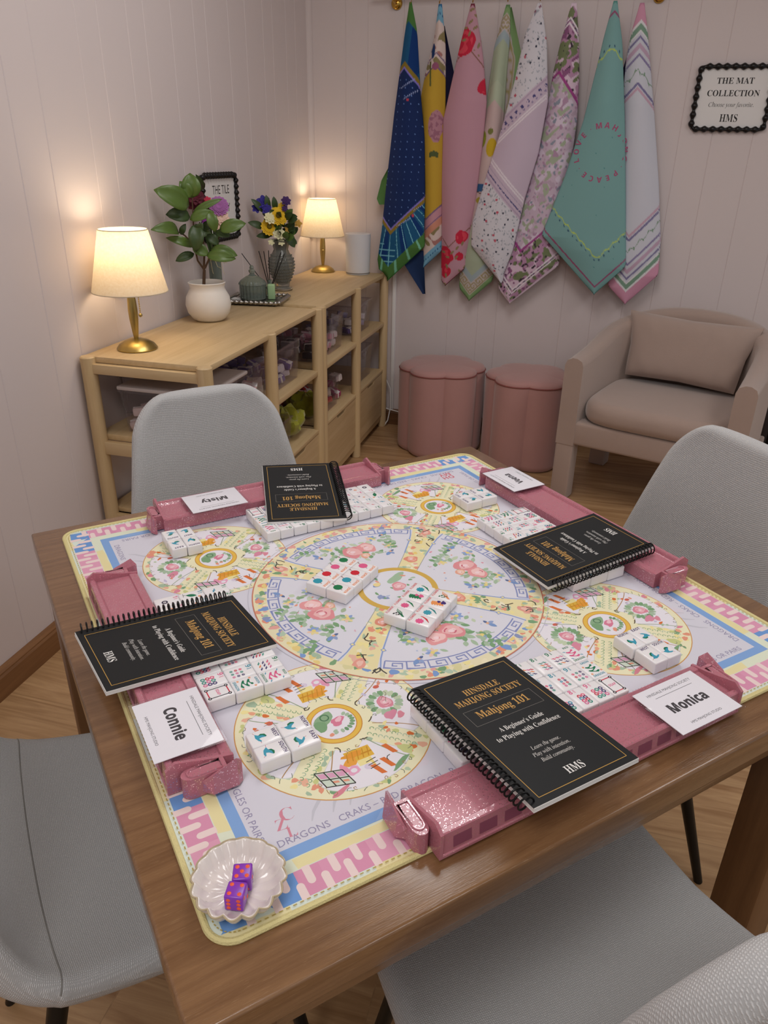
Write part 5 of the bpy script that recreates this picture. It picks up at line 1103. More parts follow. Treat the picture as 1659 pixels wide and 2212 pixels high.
p = Paint(0.0029, 2.4e-5); H5 = 0.390
p.poly(rrect(.3945, .02), '#dbe6dc', 0)
for k in range(4):
    p.org = (0, 0, k*PI/2, 1)
    for (x0, x1) in [(-.39, -.33), (-.25, -.12), (-.02, .10), (.17, .23)]:      # uneven yellow washes along the rim
        pts = [(x0+(x1-x0)*i/10, -.3935) for i in range(11)]+[(x1-(x1-x0)*i/10, -.386+rnd.uniform(-.002, .0015)) for i in range(11)]; p.poly(pts, '#e7deae', 1)
    p.poly([(-.36+.002, -.36), (.36, -.36), (.347, -.347), (-.347, -.347)], '#dfe6d0', 1)
    for (x0, x1) in [(-.31, -.10), (-.02, .12), (.17, .29)]:
        pts = [(x0+(x1-x0)*i/12, -.3595) for i in range(13)]+[(x1-(x1-x0)*i/12+rnd.uniform(-.003, .003), -.3485+rnd.uniform(-.002, .002)) for i in range(13)]; p.poly(pts, '#e8deaa', 2)
    # drip band: pink and blue with pale fingers from both sides
    xs = [-.386+.0235*i for i in range(34)]
    for i, x in enumerate(xs[:-1]):
        blue = (i < 3) or i in (12, 13) or (i in (25, 26)) or i == 32
        c = '#6f9bd6' if blue else rnd.choice(('#dd9cb8', '#e0a3bc', '#d996b3'))
        a, b = max(-.386, x), min(.386, x+.0236)
        lo = max(a, -.386); ya, yb = -.388, -.3605
        p.poly([(a, max(ya, -abs(a)-.0 if abs(a) > .3605 else ya)), (b, ya), (b, yb if abs(b) < .3605 else yb), (a, yb)], c, 3)
    for i, x in enumerate([-.374+.01175*j for j in range(64)]):
        xc = x+rnd.uniform(-.001, .001)
        if i % 2: y0, y1, yt = -.3895, -.371+rnd.uniform(-.002, .002), 1
        else: y0, y1, yt = -.3590, -.378+rnd.uniform(-.002, .002), -1
        w = .0037; pts = [(xc-w, y0), (xc+w, y0)] if yt > 0 else [(xc+w, y0), (xc-w, y0)]
        arc = [(xc+w*math.cos(t), y1-yt*w+yt*w*math.sin(t)) for t in [PI*j/8 for j in range(9)]]
        if yt < 0: arc = [(xc+w*math.cos(t), y1+w-w*math.sin(t)) for t in [PI*j/8 for j in range(9)]][::-1]
        p.poly(pts+arc, '#ecd7d4', 4)
    p.poly([(-.347, -.347), (.347, -.347), (.3355, -.3355), (-.3355, -.3355)], '#84a9dc', 3)
    for q in range(5): x = rnd.uniform(-.3, .3); p.poly([(x, -.346), (x+.07, -.3455), (x+.06, -.3385), (x+.01, -.338)], rnd.choice(('#7aa0d4', '#93b4e2', '#8fa6d2')), 4)
p.org = (0, 0, 0, 1)
p.rect(-.3356, -.3356, .3356, .3356, '#d6d5e0', 2)
for k in range(26):                                        # faint grey wash
    a = rnd.uniform(0, 6.28); r = rnd.uniform(.22, .42); x, y = r*math.cos(a), r*math.sin(a)
    if max(abs(x), abs(y)) < .31: p.ell(x, y, rnd.uniform(.008, .03), rnd.uniform(.006, .012), rnd.choice(('#cdccd9', '#dbd9e4', '#d0d3dc', '#d9d3de')), rnd.uniform(0, 3), 16, 3, .3)
T1 = 'JOKERS MAY NOT BE USED IN SINGLES OR PAIRS'; T2 = 'DRAGONS   CRAKS \u2013 RED DRAGON   BAMS \u2013 GREEN DRAGON   DOTS \u2013 SOAP'
for k in range(4):
    p.org = (0, 0, k*PI/2, 1)
    p.text(T2, -.316, -.3315, .0078, '#9893b0', 0, None, 5, 'l', .385)
    p.text(T1, .085, -.3315, .0074, '#9893b0', 0, None, 5, 'l', .232)
    p.text('JOKERS MAY', -.10, -.299, .0075, '#a29fb6', 0, None, 5, 'l', .07); p.text('PLEFT', .10, -.299, .0065, '#a8a5ba', 0, None, 5, 'l', .02)
    for a in (0.03, .012, -.01): p.stroke([(-.245+a*2, -.285), (-.25+a, -.297), (-.262+a, -.308), (-.268+a, -.318)], [.001, .0035, .003, .001], '#c6c6d0', 4)
p.org = (0, 0, 0, 1)
# red monogram in one corner and a red mark in the opposite one
LG = '#d38a9c'
def mono(x, y, a):
    p.org = (x, y, a, 1)
    p.text('C', .004, .003, .0155, LG, 0, SERIF, 5, off=-.012); p.text('Z', -.004, -.006, .0135, LG, 0, SERIF, 5, off=-.012); p.text('L', .003, -.0165, .0115, LG, 0, SERIF, 5, off=-.012)
    p.org = (0, 0, 0, 1)
mono(-.301, -.309, -.10)
p.text('OH', .292, .312, .012, '#d0707e', PI, SANSB, 5); p.text('MY', .292, .326, .012, '#d0707e', PI, SANSB, 5)
p.lift = 4
for sx in (-1, 1):
    for sy in (-1, 1): medallion(p, sx*.2025, sy*.205 if sy > 0 else -.2085)
# great centre plate
p.lift = LB = 8
p.ring(0, 0, .2118, .2126, '#c4c3ce', 96, 12); p.ell(0, 0, .2070, .2070, '#c8806a', n=96, layer=12); p.ell(0, 0, .2052, .2052, '#e9e1bd', n=96, layer=13)
blob_scatter(p, 300, lambda: (lambda a, r: (r*math.cos(a), r*math.sin(a)))(rnd.uniform(0, 6.28), rnd.uniform(.188, .202)), [YLW, '#e8d18a', SAGE, '#b5cbb4', CORAL, '#e7b2a4', GRYB, BLU, GRN, '#efe6c4', '#dcd6a4', '#e4a7a0'], .003, .0075, 14)
p.ell(0, 0, .1865, .1865, '#dcdce6', n=90, layer=16)
for k in range(4):                                         # key fret in four arcs
    a0 = k*PI/2-0.62; nK = 8; da = 1.24/nK
    for i in range(nK):
        A = lambda x: a0+da*(i+x); Rr = lambda y: .1705+.0140*y
        pts = [(0, 0.02), (0, 1), (.80, 1), (.80, .28), (.36, .28), (.36, .66), (.58, .66)]
        P2 = []
        for (x0, y0), (x1, y1) in zip(pts[:-1], pts[1:]):
            for t in (0, .5): P2.append((x0+(x1-x0)*t, y0+(y1-y0)*t))
        P2.append(pts[-1]); p.stroke([(Rr(y)*math.cos(A(x)), Rr(y)*math.sin(A(x))) for x, y in P2], .0019, '#8791bf', 18)
        p.stroke([(Rr(0)*math.cos(A(t)), Rr(0)*math.sin(A(t))) for t in (0, .33, .66, 1.0)], .0019, '#8791bf', 18)
p.lift = LB
for k in range(4):                                         # four yellow spokes
    a = PI/4+k*PI/2; ca, sa = math.cos(a), math.sin(a); rot = lambda r, o_: (r*ca-o_*sa, r*sa+o_*ca)
    p.poly([rot(.052, -.014), rot(.10, -.0155), rot(.150, -.018), rot(.190, -.024), rot(.190, .024), rot(.150, .018), rot(.10, .0155), rot(.052, .014)], '#eadfae', 17)
    for sg in (-1, 1):
        p.stroke([rot(.105, sg*.0165), rot(.125, sg*.018), rot(.145, sg*.0195), rot(.165, sg*.022), rot(.186, sg*.0275)], .0019, '#8fa3d0', 20); p.stroke([rot(.055, sg*.0145), rot(.105, sg*.0165)], .0008, '#9a9a8a', 20)
        x, y = rot(.148, sg*.0205); p.ell(x, y, .0042, .0042, '#8fa3d0', a, 4, 21); p.ell(x, y, .0024, .0024, '#efe0a0', a, 4, 22)
    for q in range(46):
        r, o_ = rnd.uniform(.056, .188), rnd.uniform(-.015, .015); x, y = rot(r, o_); p.ell(x, y, rnd.uniform(.003, .0075), rnd.uniform(.002, .0045), rnd.choice((YLW, '#e9cf7e', SAGE, '#b9ceb2', '#efe9cc', CORAL, '#e6b9a6', GRN, '#f0ead0')), rnd.uniform(0, 3), 11, rnd.choice((18, 19)), .25)
    p.lift = LB+16; x, y = rot(.088, .002); rose(p, x, y, .011, '#e2957f', '#ebb3a0'); p.lift = LB; x, y = rot(.182, 0); p.ell(x, y, .011, .008, '#e4a091', a, 12, 20, .25); p.ell(x, y, .006, .004, '#edc2b4', a, 12, 21, .25)
    p.lift = LB+16
    for q in range(5): x, y = rot(rnd.uniform(.125, .168), rnd.uniform(-.010, .006)); ink(p, x, y, .012, rnd.uniform(0, 6), '#4c443e', .0017)
    for q in range(3): x, y = rot(.183, rnd.uniform(-.034, .034)); ink(p, x, y, .014, a+rnd.uniform(-1, 1), '#4c4a48', .0016)
    p.lift = LB
for k in range(4):                                         # flower sprays between the spokes
    a = k*PI/2; ca, sa = math.cos(a), math.sin(a); rot = lambda r, o_: (r*ca-o_*sa, r*sa+o_*ca)
    for q in range(34): x, y = rot(rnd.uniform(.098, .152), rnd.uniform(-.05, .05)); p.leaf(x, y, rnd.uniform(.009, .017), rnd.uniform(.0022, .0042), rnd.uniform(0, 6.28), rnd.choice((SAGE, GRN, '#9dbb9a', '#c2d0b6', '#a7b89a')), 18)
    for (r, o_, s_, c1, c2) in ((.124, .009, .0185, '#de9298', '#eab8b8'), (.128, -.017, .0160, '#e49ea0', '#f0c8c6'), (.106, -.004, .0085, '#e6a992', '#efcdba')): p.lift = LB+16; rose(p, *rot(r, o_), s_, c1, c2); p.lift = LB
    for (r, o_) in ((.150, .040), (.118, -.052), (.098, .035), (.152, -.038)):
        x, y = rot(r, o_)
        for i in range(7): p.leaf(x, y, .010, .0026, a+i*0.9, rnd.choice(('#8ea6d4', '#a9b8dc', '#e6d7a0', '#e7c9b8', '#9fb9a0')), 19)
        p.ell(x, y, .003, .003, '#e8d584', 0, 9, 21)
    for q in range(5): x, y = rot(rnd.uniform(.105, .16), rnd.uniform(-.07, .07)); p.lift = LB+15; sprig(p, x, y, rnd.uniform(0, 6.28), .026, 6, w=.0048); p.lift = LB
    for (r, o_, an) in ((.132, .062, .5), (.100, -.045, 2.2), (.155, -.060, -1.0)):  # small blue birds
        x, y = rot(r, o_); p.leaf(x, y, .014, .0034, a+an, '#7f9ccc', 20); p.leaf(x, y, .010, .0028, a+an+1.1, '#93a6cf', 20); p.leaf(x, y, .008, .0022, a+an+2.9, '#5d6f9a', 21); p.ell(x, y, .0024, .0022, '#e5b28c', 0, 9, 22)
    for q in range(22): x, y = rot(rnd.uniform(.07, .163), rnd.uniform(-.07, .07)); p.ell(x, y, rnd.uniform(.001, .0035), rnd.uniform(.001, .002), rnd.choice((CORAL, ROSE, SAGE, YLW, '#b9c3dc', '#d9b7c4')), rnd.uniform(0, 3), 9, 18, .2)
    for q in range(5): x, y = rot(rnd.uniform(.09, .16), rnd.uniform(-.065, .065)); ink(p, x, y, .013, rnd.uniform(0, 6), rnd.choice(('#8f8a86', '#9aa58f', '#6a6460')), .0010) if False else None
p.ell(0, 0, .0585, .0585, '#d2ad55', n=60, layer=22); p.ell(0, 0, .0500, .0500, '#dfdfe8', n=60, layer=23)
p.ell(.012, .026, .020, .007, '#a3bfa2', .5, 16, 24, .15); p.leaf(-.03, .018, .016, .005, .4, '#7f93c4', 24); p.ell(-.022, .022, .006, .005, '#ead79a', .3, 12, 25, .1); p.leaf(-.036, -.006, .018, .004, -.8, '#8595bb', 24); p.leaf(-.03, -.004, .013, .004, -2.2, '#93a0c6', 25)
p.lift = LB+22; rose(p, .004, .004, .012, '#de98a0', '#eabcc0'); p.lift = LB
for q in range(14): p.ell(rnd.uniform(-.038, .038), rnd.uniform(-.038, .036), rnd.uniform(.002, .005), .002, rnd.choice((SAGE, GRN, PINKC, '#b9c3dc', CORAL)), rnd.uniform(0, 3), 9, 24, .2)
p.build('printed_surface', PRINT, gm, smooth=False, fixn=False)
mb = MB(); hp2 = rrect(.3905, .019, 8)
for i in range(len(hp2)):
    a, b = hp2[i], hp2[(i+1) % len(hp2)]; L = math.dist(a, b); m_ = max(1, int(L/.0062))
    for k in range(m_):
        t0, t1 = k/m_, (k+.55)/m_; x0, y0, x1, y1 = a[0]+(b[0]-a[0])*t0, a[1]+(b[1]-a[1])*t0, a[0]+(b[0]-a[0])*t1, a[1]+(b[1]-a[1])*t1
        nx, ny = -(y1-y0)/max(L, 1e-6)*m_, (x1-x0)/max(L, 1e-6)*m_; l_ = math.hypot(nx, ny) or 1; nx, ny = nx/l_*.0005, ny/l_*.0005
        mb.add([(x0-nx, y0-ny, .0042), (x1-nx, y1-ny, .0042), (x1+nx, y1+ny, .0042), (x0+nx, y0+ny, .0042)], [(0, 1, 2, 3)])
mb.build('stitching', pmat('ochre_thread', '#b59f52', 0.9), gm, smooth=False)
ZM = 0.0042      # top of the mat above the table

# ------------------------------------------------------------------ tile racks
def rack(label, cx, cy, yaw, half, low=None):
    t = thing('tile_rack', label, 'tile rack', mat=tmat(cx, cy, ZM, yaw), group='pink glitter tile racks')
    prof = [(.033, 0), (.033, .0195), (.031, .0215), (.024, .0225), (.0222, .0222), (.0208, .0200), (-.0215, .0215), (-.0235, .0250), (-.0250, .0265), (-.0300, .0265), (-.0312, .0255), (-.0332, .004), (-.0345, .003), (-.0345, 0)]
    mb = MB(); mb.extrude(prof, 'x', -half, half); mb.build('rack_body', GLIT, t, smooth=False)
    mb = MB(); n = int(2*half/.030)
    for i in range(n):
        x = -half+.012+i*(2*half-.024)/n
        f = lambda k: (-.0309-.0024*k-.0003, .0245-.0205*k)
        (ya, za), (yb, zb) = f(.25), f(.85); mb.add([(x, ya, za), (x+.020, ya, za), (x+.020, yb, zb), (x, yb, zb)], [(0, 1, 2, 3)])
    mb.build('underside_rib', RIBM, t, smooth=False)
    for s_ in (-1, 1):
        # pointed end plate, counter cup and flared foot
        mb = MB(); pl = [(.033, 0), (.033, .022), (.012, .026), (-.024, .0265 if s_ == low else .036), (-.034, .026 if s_ == low else .029), (-.0345, 0)]
        mb.extrude(pl, 'x', s_*half, s_*(half+.0035)); mb.build('end_plate', GLIT, t, smooth=False)
        mb = MB(); x0, x1 = (s_*(half+.0035), s_*(half+.019)); xa, xb = min(x0, x1), max(x0, x1)
        out = [(xa, .022), (xb, .022)]+[(((xa+xb)/2)+(xb-xa)/2*math.cos(a), -.012-.010*math.sin(a)) for a in [PI*i/10 for i in range(11)]]
        mb.extrude(out, 'z', .0, .0245); inn = [((x-(xa+xb)/2)*.7+(xa+xb)/2, (y-.003)*.75+.003) for x, y in out]
        mb.build('counter_cup', GLIT, t, smooth=False)
        mb = MB(); mb.tube([(x, y, .0248) for x, y in inn], .0014, 6, closed=True); mb.build('cup_rim', GLIT, t)
        mb = MB(); xo = s_*(half+.019)
        mb.add([(xo, .036, 0), (xo+s_*.006, .030, .002), (xo+s_*.0085, .004, .004), (xo, -.004, .004), (xo, .036, .026), (xo+s_*.003, .030, .034), (xo+s_*.004, .006, .024), (xo, -.004, .018),
                (xo-s_*.003, .036, 0), (xo-s_*.003, -.004, 0), (xo-s_*.003, .036, .026), (xo-s_*.003, -.004, .018)],
               [(0, 1, 5, 4), (1, 2, 6, 5), (2, 3, 7, 6), (8, 10, 11, 9), (0, 4, 10, 8), (3, 9, 11, 7), (4, 5, 6, 7, 11, 10), (0, 8, 9, 3, 2, 1)]); mb.build('flared_foot', GLIT, t, smooth=False)
    return t
RK = {'front': (0.0, -.368, 0.0), 'back': (-.045, .368, PI), 'left': (-.357, -.012, -PI/2), 'right': (.359, .035, PI/2)}
rack('pink glitter tile rack along the front edge, nearest the camera', *RK['front'], .199)
rack('pink glitter tile rack along the back edge under the upside down booklet', *RK['back'], .199)
rack('pink glitter tile rack along the left edge of the table', *RK['left'], .199)
rack('pink glitter tile rack along the right edge, towards the armchair', *RK['right'], .199, 1)

# ------------------------------------------------------------------ tiles
TW, TL, TH = .0231, .0332, .0165
CM = ['#e0527a', '#c9304a', '#2f8f7f', '#3a2f6a', '#ea8a4a', '#3f97b5', '#d86f9c']
GR_, TE_, PK_, RD_, PU_ = '#157a55', '#1f8fa6', '#e0608f', '#cc2f45', '#3a1d5c'
def zig(p, x, y, s, c): p.stroke([(x-s, y+s*.5), (x-s*.25, y+s*.15), (x-s*.05, y+s*.55), (x+s*.15, y-s*.5), (x+s*.3, y-s*.1), (x+s, y-s*.45)], s*.33, c, 1)
def star(p, x, y, s, c, n=8):
    P = []
    for i in range(2*n): r = s if i % 2 == 0 else s*.5; P.append((x+r*math.cos(PI*i/n), y+r*math.sin(PI*i/n)))
    p.poly(P, c, 1); p.ell(x, y, s*.2, s*.2, '#f4f0f0', 0, 6, 2)
def dotr(p, x, y, s, c): p.ell(x, y, s, s, c, 0, 14, 1); p.ell(x, y, s*.48, s*.48, '#f0ecee', 0, 10, 2); p.ell(x, y, s*.2, s*.2, c, 0, 8, 3)
LAY = {1: [(0, 0)], 2: [(-.5, .5), (.5, -.5)], 3: [(-.8, .7), (0, 0), (.8, -.7)], 4: [(-.6, .6), (.6, .6), (-.6, -.6), (.6, -.6)], 5: [(-.8, .7), (.8, .7), (0, 0), (-.8, -.7), (.8, -.7)],
       6: [(-.6, .9), (.6, .9), (-.6, 0), (.6, 0), (-.6, -.9), (.6, -.9)], 7: [(-.8, 1), (0, .7), (.8, .5), (-.5, -.2), (.5, -.2), (-.5, -1), (.5, -1)], 8: [(-.5, 1.1), (.5, 1.1), (-.5, .37), (.5, .37), (-.5, -.37), (.5, -.37), (-.5, -1.1), (.5, -1.1)], 9: [(x, y) for y in (1, 0, -1) for x in (-1, 0, 1)]}
def crane(p, x, y, s, a):
    ca, sa = math.cos(a), math.sin(a); f = lambda q: (x+s*(q[0]*ca-q[1]*sa), y+s*(q[0]*sa+q[1]*ca))
    p.poly([f(q) for q in [(-.9, -.5), (-.2, -.75), (.55, -.6), (.9, -.3), (.55, -.25), (.2, -.3), (.15, .1), (.35, .75), (-.2, .45), (-.45, -.1)]], '#3f9fba', 1)
    p.poly([f(q) for q in [(-.45, -.1), (-.2, .45), (.35, .75), (.2, .9), (-.3, .8), (-.6, .3)]], '#16754f', 2); p.ell(*f((.72, -.32)), s*.17, s*.13, '#3f9fba', 0, 9, 2); p.stroke([f((-.9, -.5)), f((-1.3, -.62))], s*.06, '#c95a7a', 1); p.stroke([f((.85, -.35)), f((1.15, -.45))], s*.06, '#c95a7a', 1)
def squig(p, c, s=.0072, y=0.0, a=0.0):
    pts = [(s*math.cos(a)*u_*.5-(y+s*(1.0*math.sin(u_*9))*.55)*math.sin(a), 0) for u_ in (0,)]
    P = []
    for i in range(57): t_ = -1+2*i/56; P.append((s*.95*math.sin(t_*6.3+.5), y+s*(t_*1.05+.22*math.sin(t_*12.6))))
    
    for i in range(0, 54, 3): p.stroke(P[i:i+5], [s*(.30+.10*math.sin((i+q)*.9)) for q in range(len(P[i:i+5]))], c, 1); p.ell(P[-1][0], P[-1][1], s*.3, s*.24, c, .5, 10, 2)
def face(kind, n=0):
    p = Paint(TH+.00005, 2e-5)
    if kind in ('crak', 'bam', 'dot'):
        c = {'crak': GR_, 'bam': TE_, 'dot': PK_}[kind]; p.text(str(n), -.0062, .0093, .0062, c, 0, SANSB, 1)
        p.text({'crak': 'CRAK', 'bam': 'BAM', 'dot': 'DOT'}[kind], -.0020, .0118, .0019, c, -PI/2, SANSB, 1, 'c', .0052)
        r = random.Random(n*7+len(kind))
        if kind == 'bam' and n == 1:
            p.leaf(.003, .006, .015, .0034, -2.0, GR_, 1); p.stroke([(-.003, -.0075), (-.005, -.011)], .0008, '#2f4f3f', 1); p.stroke([(-.008, -.0105), (.0, -.0115)], .0006, '#333333', 1); star(p, .0065, .0085, .0026, '#ee8a3a'); star(p, -.007, -.002, .0, '#ee8a3a')
        else:
            s_ = .0044 if n > 4 else .005
            for (x, y) in LAY[n]:
                cc = r.choice(CM); X, Y = x*s_*1.25+.0012, y*s_*1.25-.0035
                {'crak': zig, 'bam': star, 'dot': dotr}[kind](p, X, Y, {'crak': .0027, 'bam': .0025, 'dot': .0027}[kind] if n > 1 else .0042, cc if n > 1 else {'crak': '#3f97b5', 'bam': GR_, 'dot': '#2f2a45'}[kind])
    elif kind in ('red', 'green'):
        c = GR_ if kind == 'red' else TE_; p.text(kind.upper(), 0, .0110, .0030, c, 0, SANSB, 1, 'c', .0085 if kind == 'red' else .0125); p.text('DRAGON', 0, -.0142, .0034, c, 0, SANSB, 1, 'c', .0165)
        squig(p, '#e0608f' if kind == 'red' else GR_, .0062, -.0012)
        for x, y in ((-.008, .006), (.008, .008), (-.007, -.0085), (.0085, -.007)): (zig if kind == 'red' else star)(p, x, y, .0019, '#3f97b5' if kind == 'red' else '#ee8a3a')
    elif kind == 'soap':
        for a, b, c in (((-.0075, .0115), (.0075, .0115), RD_), ((-.0075, -.0115), (.0075, -.0115), RD_), ((-.0075, .0115), (-.0075, -.0115), '#5a5a60'), ((.0075, .0115), (.0075, -.0115), '#5a5a60')): p.stroke([a, b], .0013, c, 1)
        for x in (-.0075, .0075):
            for y in (-.0115, .0115): p.ell(x, y, .0021, .0021, '#231f2c', 0, 12, 2); p.ell(x, y, .0009, .0009, '#eeeeee', 0, 8, 3)
        p.text('SOAP', 0, -.0018, .0036, PK_, 0, SANSB, 1, 'c', .0105)
    elif kind in ('north', 'south', 'east', 'west'):
        p.text(kind.upper(), 0, .0102, .0043, PU_, 0, SANSB, 1, 'c', .0165 if len(kind) == 5 else .0135); crane(p, 0, -.0035, .0072, {'north': .9, 'south': -.5, 'east': 2.2, 'west': .15}[kind])
    elif kind == 'joker':
        p.stroke([(.0035, .0055), (-.0035, -.0135)], .0009, '#7a4a5a', 1); p.stroke([(-.0035, -.0135), (-.0045, -.0150)], .0022, '#8a5a6a', 1)
        c = ('#16794a', '#e0608f', '#cc2436', '#2f9ab0')[n % 4]; p.ell(0, -.0035, .0066, .0066, c, 0, 24, 2)
        for q in range(5): p.stroke([(-.0055, -.0035+(q-2)*.0022), (.0055, -.0035+(q-2)*.0022)], .0003, '#ffffff' if False else tuple(min(1, v*1.35+.03) for v in S(c)), 3)
        p.text('JOKER', .0002, .0098, .0040, '#ee8530', 0, SANSB, 1, 'c', .0165)
    elif kind == 'flower':
        p.text('FLOWER', 0, .0112, .0034, '#cf2f3f', 0, SANSB, 1, 'c', .0178); r = random.Random(n*13+5)
        c1, c2 = [('#2f9ab0', GR_), ('#1c7a4f', PK_), ('#e0608f', '#1c7a4f'), ('#1c7a4f', '#2a2a30'), ('#e9905a', '#1c6a4a'), ('#ee9a5a', '#46307a'), ('#3fa0b5', '#2f8a8a'), ('#e85f94', '#d02a3a')][n % 8]
        if n % 8 in (0, 2, 6, 7):
            for i in range(9): a = 2*PI*i/9; p.leaf(-.0035, .0005, .0062, .0019, a, c1, 1)
            for i in range(6): p.stroke([(.001+.0012*i-.002, -.0115+.001*i), (.003+.0009*i, -.006+.0014*i), (.0068, -.002+.0012*i)], .0010, c2, 2)
        elif n % 8 in (1, 5):
            for i in range(5): p.leaf(-.007+.001*i, .003-.0035*i, .0115, .0022, .35+.1*i, c1, 1)
            p.ell(.005, -.008, .0042, .0035, c2, .4, 12, 2, .25); p.ell(.0045, -.0015, .0028, .0024, c2, .4, 12, 2, .25)
        else:
            for i in range(5): p.stroke([(.0075-.001*i, .005-.002*i), (.002-.001*i, .003-.0025*i), (-.006, -.009-.0006*i)], .0009, c1, 1)
            for i in range(9): p.ell(-.006+.0013*(i % 5)*1.2, .004-.0022*(i//2), .0009, .0014, c2, .5, 7, 2)
    return p
_body = None
def tile(kind, n, x, y, yaw, label, group, z=ZM):
    """one tile: a rounded two-material block with its printed face"""
    global _body
    if _body is None:
        b = MB(); b.rbox(-TW/2+.0002, TW/2-.0002, -TL/2+.0002, TL/2-.0002, 0, TH, .0019, 3); _body = b
    m = MB(); m.add(_body.v, _body.f, mat=0); m.has = True; f = face(kind, n)
    o_ = len(m.v); m.v += f.v
    for q, c in zip(f.f, f.c): m.f.append(tuple(o_+i for i in q)); m.m.append(1); m.c.append(c)
    o = m.build('mahjong_tile', [TILEW, TILEP], ang=35, fixn=False); top(o, label, 'tile', group, mat=tmat(x, y, z, yaw)); return o
SUITW = {'crak': 'green numbered zigzag', 'bam': 'teal numbered star', 'dot': 'pink numbered ring'}
NUM = ['', 'one', 'two', 'three', 'four', 'five', 'six', 'seven', 'eight', 'nine']
def inpoly(pt, poly):
    c = False; j = len(poly)-1
    for i in range(len(poly)):
        if (poly[i][1] > pt[1]) != (poly[j][1] > pt[1]) and pt[0] < (poly[j][0]-poly[i][0])*(pt[1]-poly[i][1])/(poly[j][1]-poly[i][1])+poly[i][0]: c = not c
        j = i
    return c
BK = {'left': (-.3213, -.0063, math.radians(-85.32), .0306, -.0052, -.0856), 'back': (-.0071, .3260, math.radians(160.76), .0282, .0164, -.0832), 'right': (.2705, -.0547, math.radians(88.83), .0276, -.0143, -.0789), 'front': (-.0612, -.3289, math.radians(.32), .0418, -.0183, -.0694)}
BW, BL = .1292, .2021
SETS = {'front': (-.0105, -.2790, 0.0, 'front'), 'back': (.0025, .2720, PI, 'back'), 'left': (-.2720, -.0050, -PI/2, 'left'), 'right': (.2635, -.0050, PI/2, 'right')}
SHIFT = {'left': (-.012, 0), 'back': (-.01, .01), 'right': (-.01, .012), 'front': (0, -.004)}
def covered(x, y, side):
    bx, by, a = BK[side][:3]; dx, dy = x-bx-(.0), y-by
    u, v = dx*math.cos(-a)-dy*math.sin(-a), dx*math.sin(-a)+dy*math.cos(-a)
    return abs(u) < BW/2-.004 and abs(v) < BL/2-.004
CAMT = TM.inverted() @ Vector(M.translation)
for side, (sx, sy, ya, nm) in SETS.items():
    for r_, kind in enumerate(('crak', 'bam', 'dot')):
        for c_ in range(10):
            lx = (c_-4.5)*.02345+rnd.uniform(-.00015, .00015); ly = (1-r_)*.0334; ly += {'left': .0, 'front': 0}.get(side, 0)
            lx += {0: .0008, 1: 0.0, 2: -.0008}[r_]*(1 if side == 'left' else .3)
            x, y = sx+lx*math.cos(ya)-ly*math.sin(ya), sy+lx*math.sin(ya)+ly*math.cos(ya)
            # leave out tiles that lie wholly beneath the booklet
            hid = True
            for ex in (-1, 0, 1):
                for ey in (-1, 0, 1):
                    px_, py_ = lx+ex*TW/2, ly+ey*TL/2; X, Y = sx+px_*math.cos(ya)-py_*math.sin(ya), sy+px_*math.sin(ya)+py_*math.cos(ya)
                    zb_ = ZM+.010; k_ = (CAMT.z-.034)/(CAMT.z-TH-ZM); X2, Y2 = CAMT.x+(X-CAMT.x)*k_, CAMT.y+(Y-CAMT.y)*k_
                    if not covered(X2, Y2, side): hid = False
            if hid: continue
            edge_n = {'front': 'in the front player set', 'back': 'in the back edge set', 'left': 'in the left edge set', 'right': 'in the right edge set'}[side]
            if c_ == 9: kd, lab = (('red', 'red dragon tile, pink dragon and green words'), ('green', 'green dragon tile with teal words'), ('soap', 'soap tile with a framed border'))[r_]; nn_ = 0
            else: kd, nn_, lab = kind, c_+1, '%s tile, number %s' % (SUITW[kind], NUM[c_+1])
            tile(kd, nn_, x, y, ya, 'white %s, %s' % (lab, edge_n), 'mahjong tiles laid out %s' % edge_n)
def windset(items, ya, where):
    for kd, x, y in items: tile(kd, 0, x, y, ya, 'white %s wind tile in the foursome %s' % (kd, where), 'wind tiles %s' % where)
windset([('west', -.2866, -.1992), ('south', -.2870, -.2226), ('north', -.2527, -.1988), ('east', -.2529, -.2222)], -PI/2, 'behind the scalloped dish')
windset([('north', .1790, -.2595), ('east', .2024, -.2588), ('west', .1806, -.2935), ('south', .2040, -.2935)], 0.0, 'beside the front right name card')
windset([('south', -.2490, .2890), ('east', -.2493, .2550), ('west', -.2256, .2875), ('north', -.2258, .2535)], PI, 'at the left corner of the mat')
windset([('east', .2495, .2005), ('north', .2495, .1770), ('south', .2835, .2020), ('west', .2838, .1785)], PI/2, 'at the far corner of the mat')
def block(kind, cx, cy, ya, lab, grp):
    for c_ in range(4):
        for r_ in range(2):
            lx, ly = (c_-1.5)*.0233, (.5-r_)*.0336; tile(kind, r_*4+c_, cx+lx*math.cos(ya)-ly*math.sin(ya), cy+lx*math.sin(ya)+ly*math.cos(ya), ya, lab(r_, c_), grp)
FN = ['a dark sprig', 'a pink bloom', 'a green leafy bloom', 'a teal bloom', 'a red and pink bloom', 'a teal blue bloom', 'an orange and violet bloom', 'orange petals and green leaves']
_ford = [[3, 2, 1, 0], [7, 6, 5, 4]]
for c_ in range(4):
    for r_ in range(2):
        ya = math.radians(31.0); lx, ly = (c_-1.5)*.0231, (.5-r_)*.0336; k = _ford[r_][c_]
        tile('flower', k, -.0078+lx*math.cos(ya)-ly*math.sin(ya), -.0648+lx*math.sin(ya)+ly*math.cos(ya), ya, 'white flower tile with %s, in the middle of the mat' % {3: 'a dark berry sprig', 2: 'a pink bloom and leaves', 1: 'green leaves over pink', 0: 'a teal bloom and green leaves', 7: 'a pink and red bloom', 6: 'a teal blue bloom', 5: 'orange and violet petals', 4: 'orange petals and green stems'}[k], 'flower tiles in the middle')
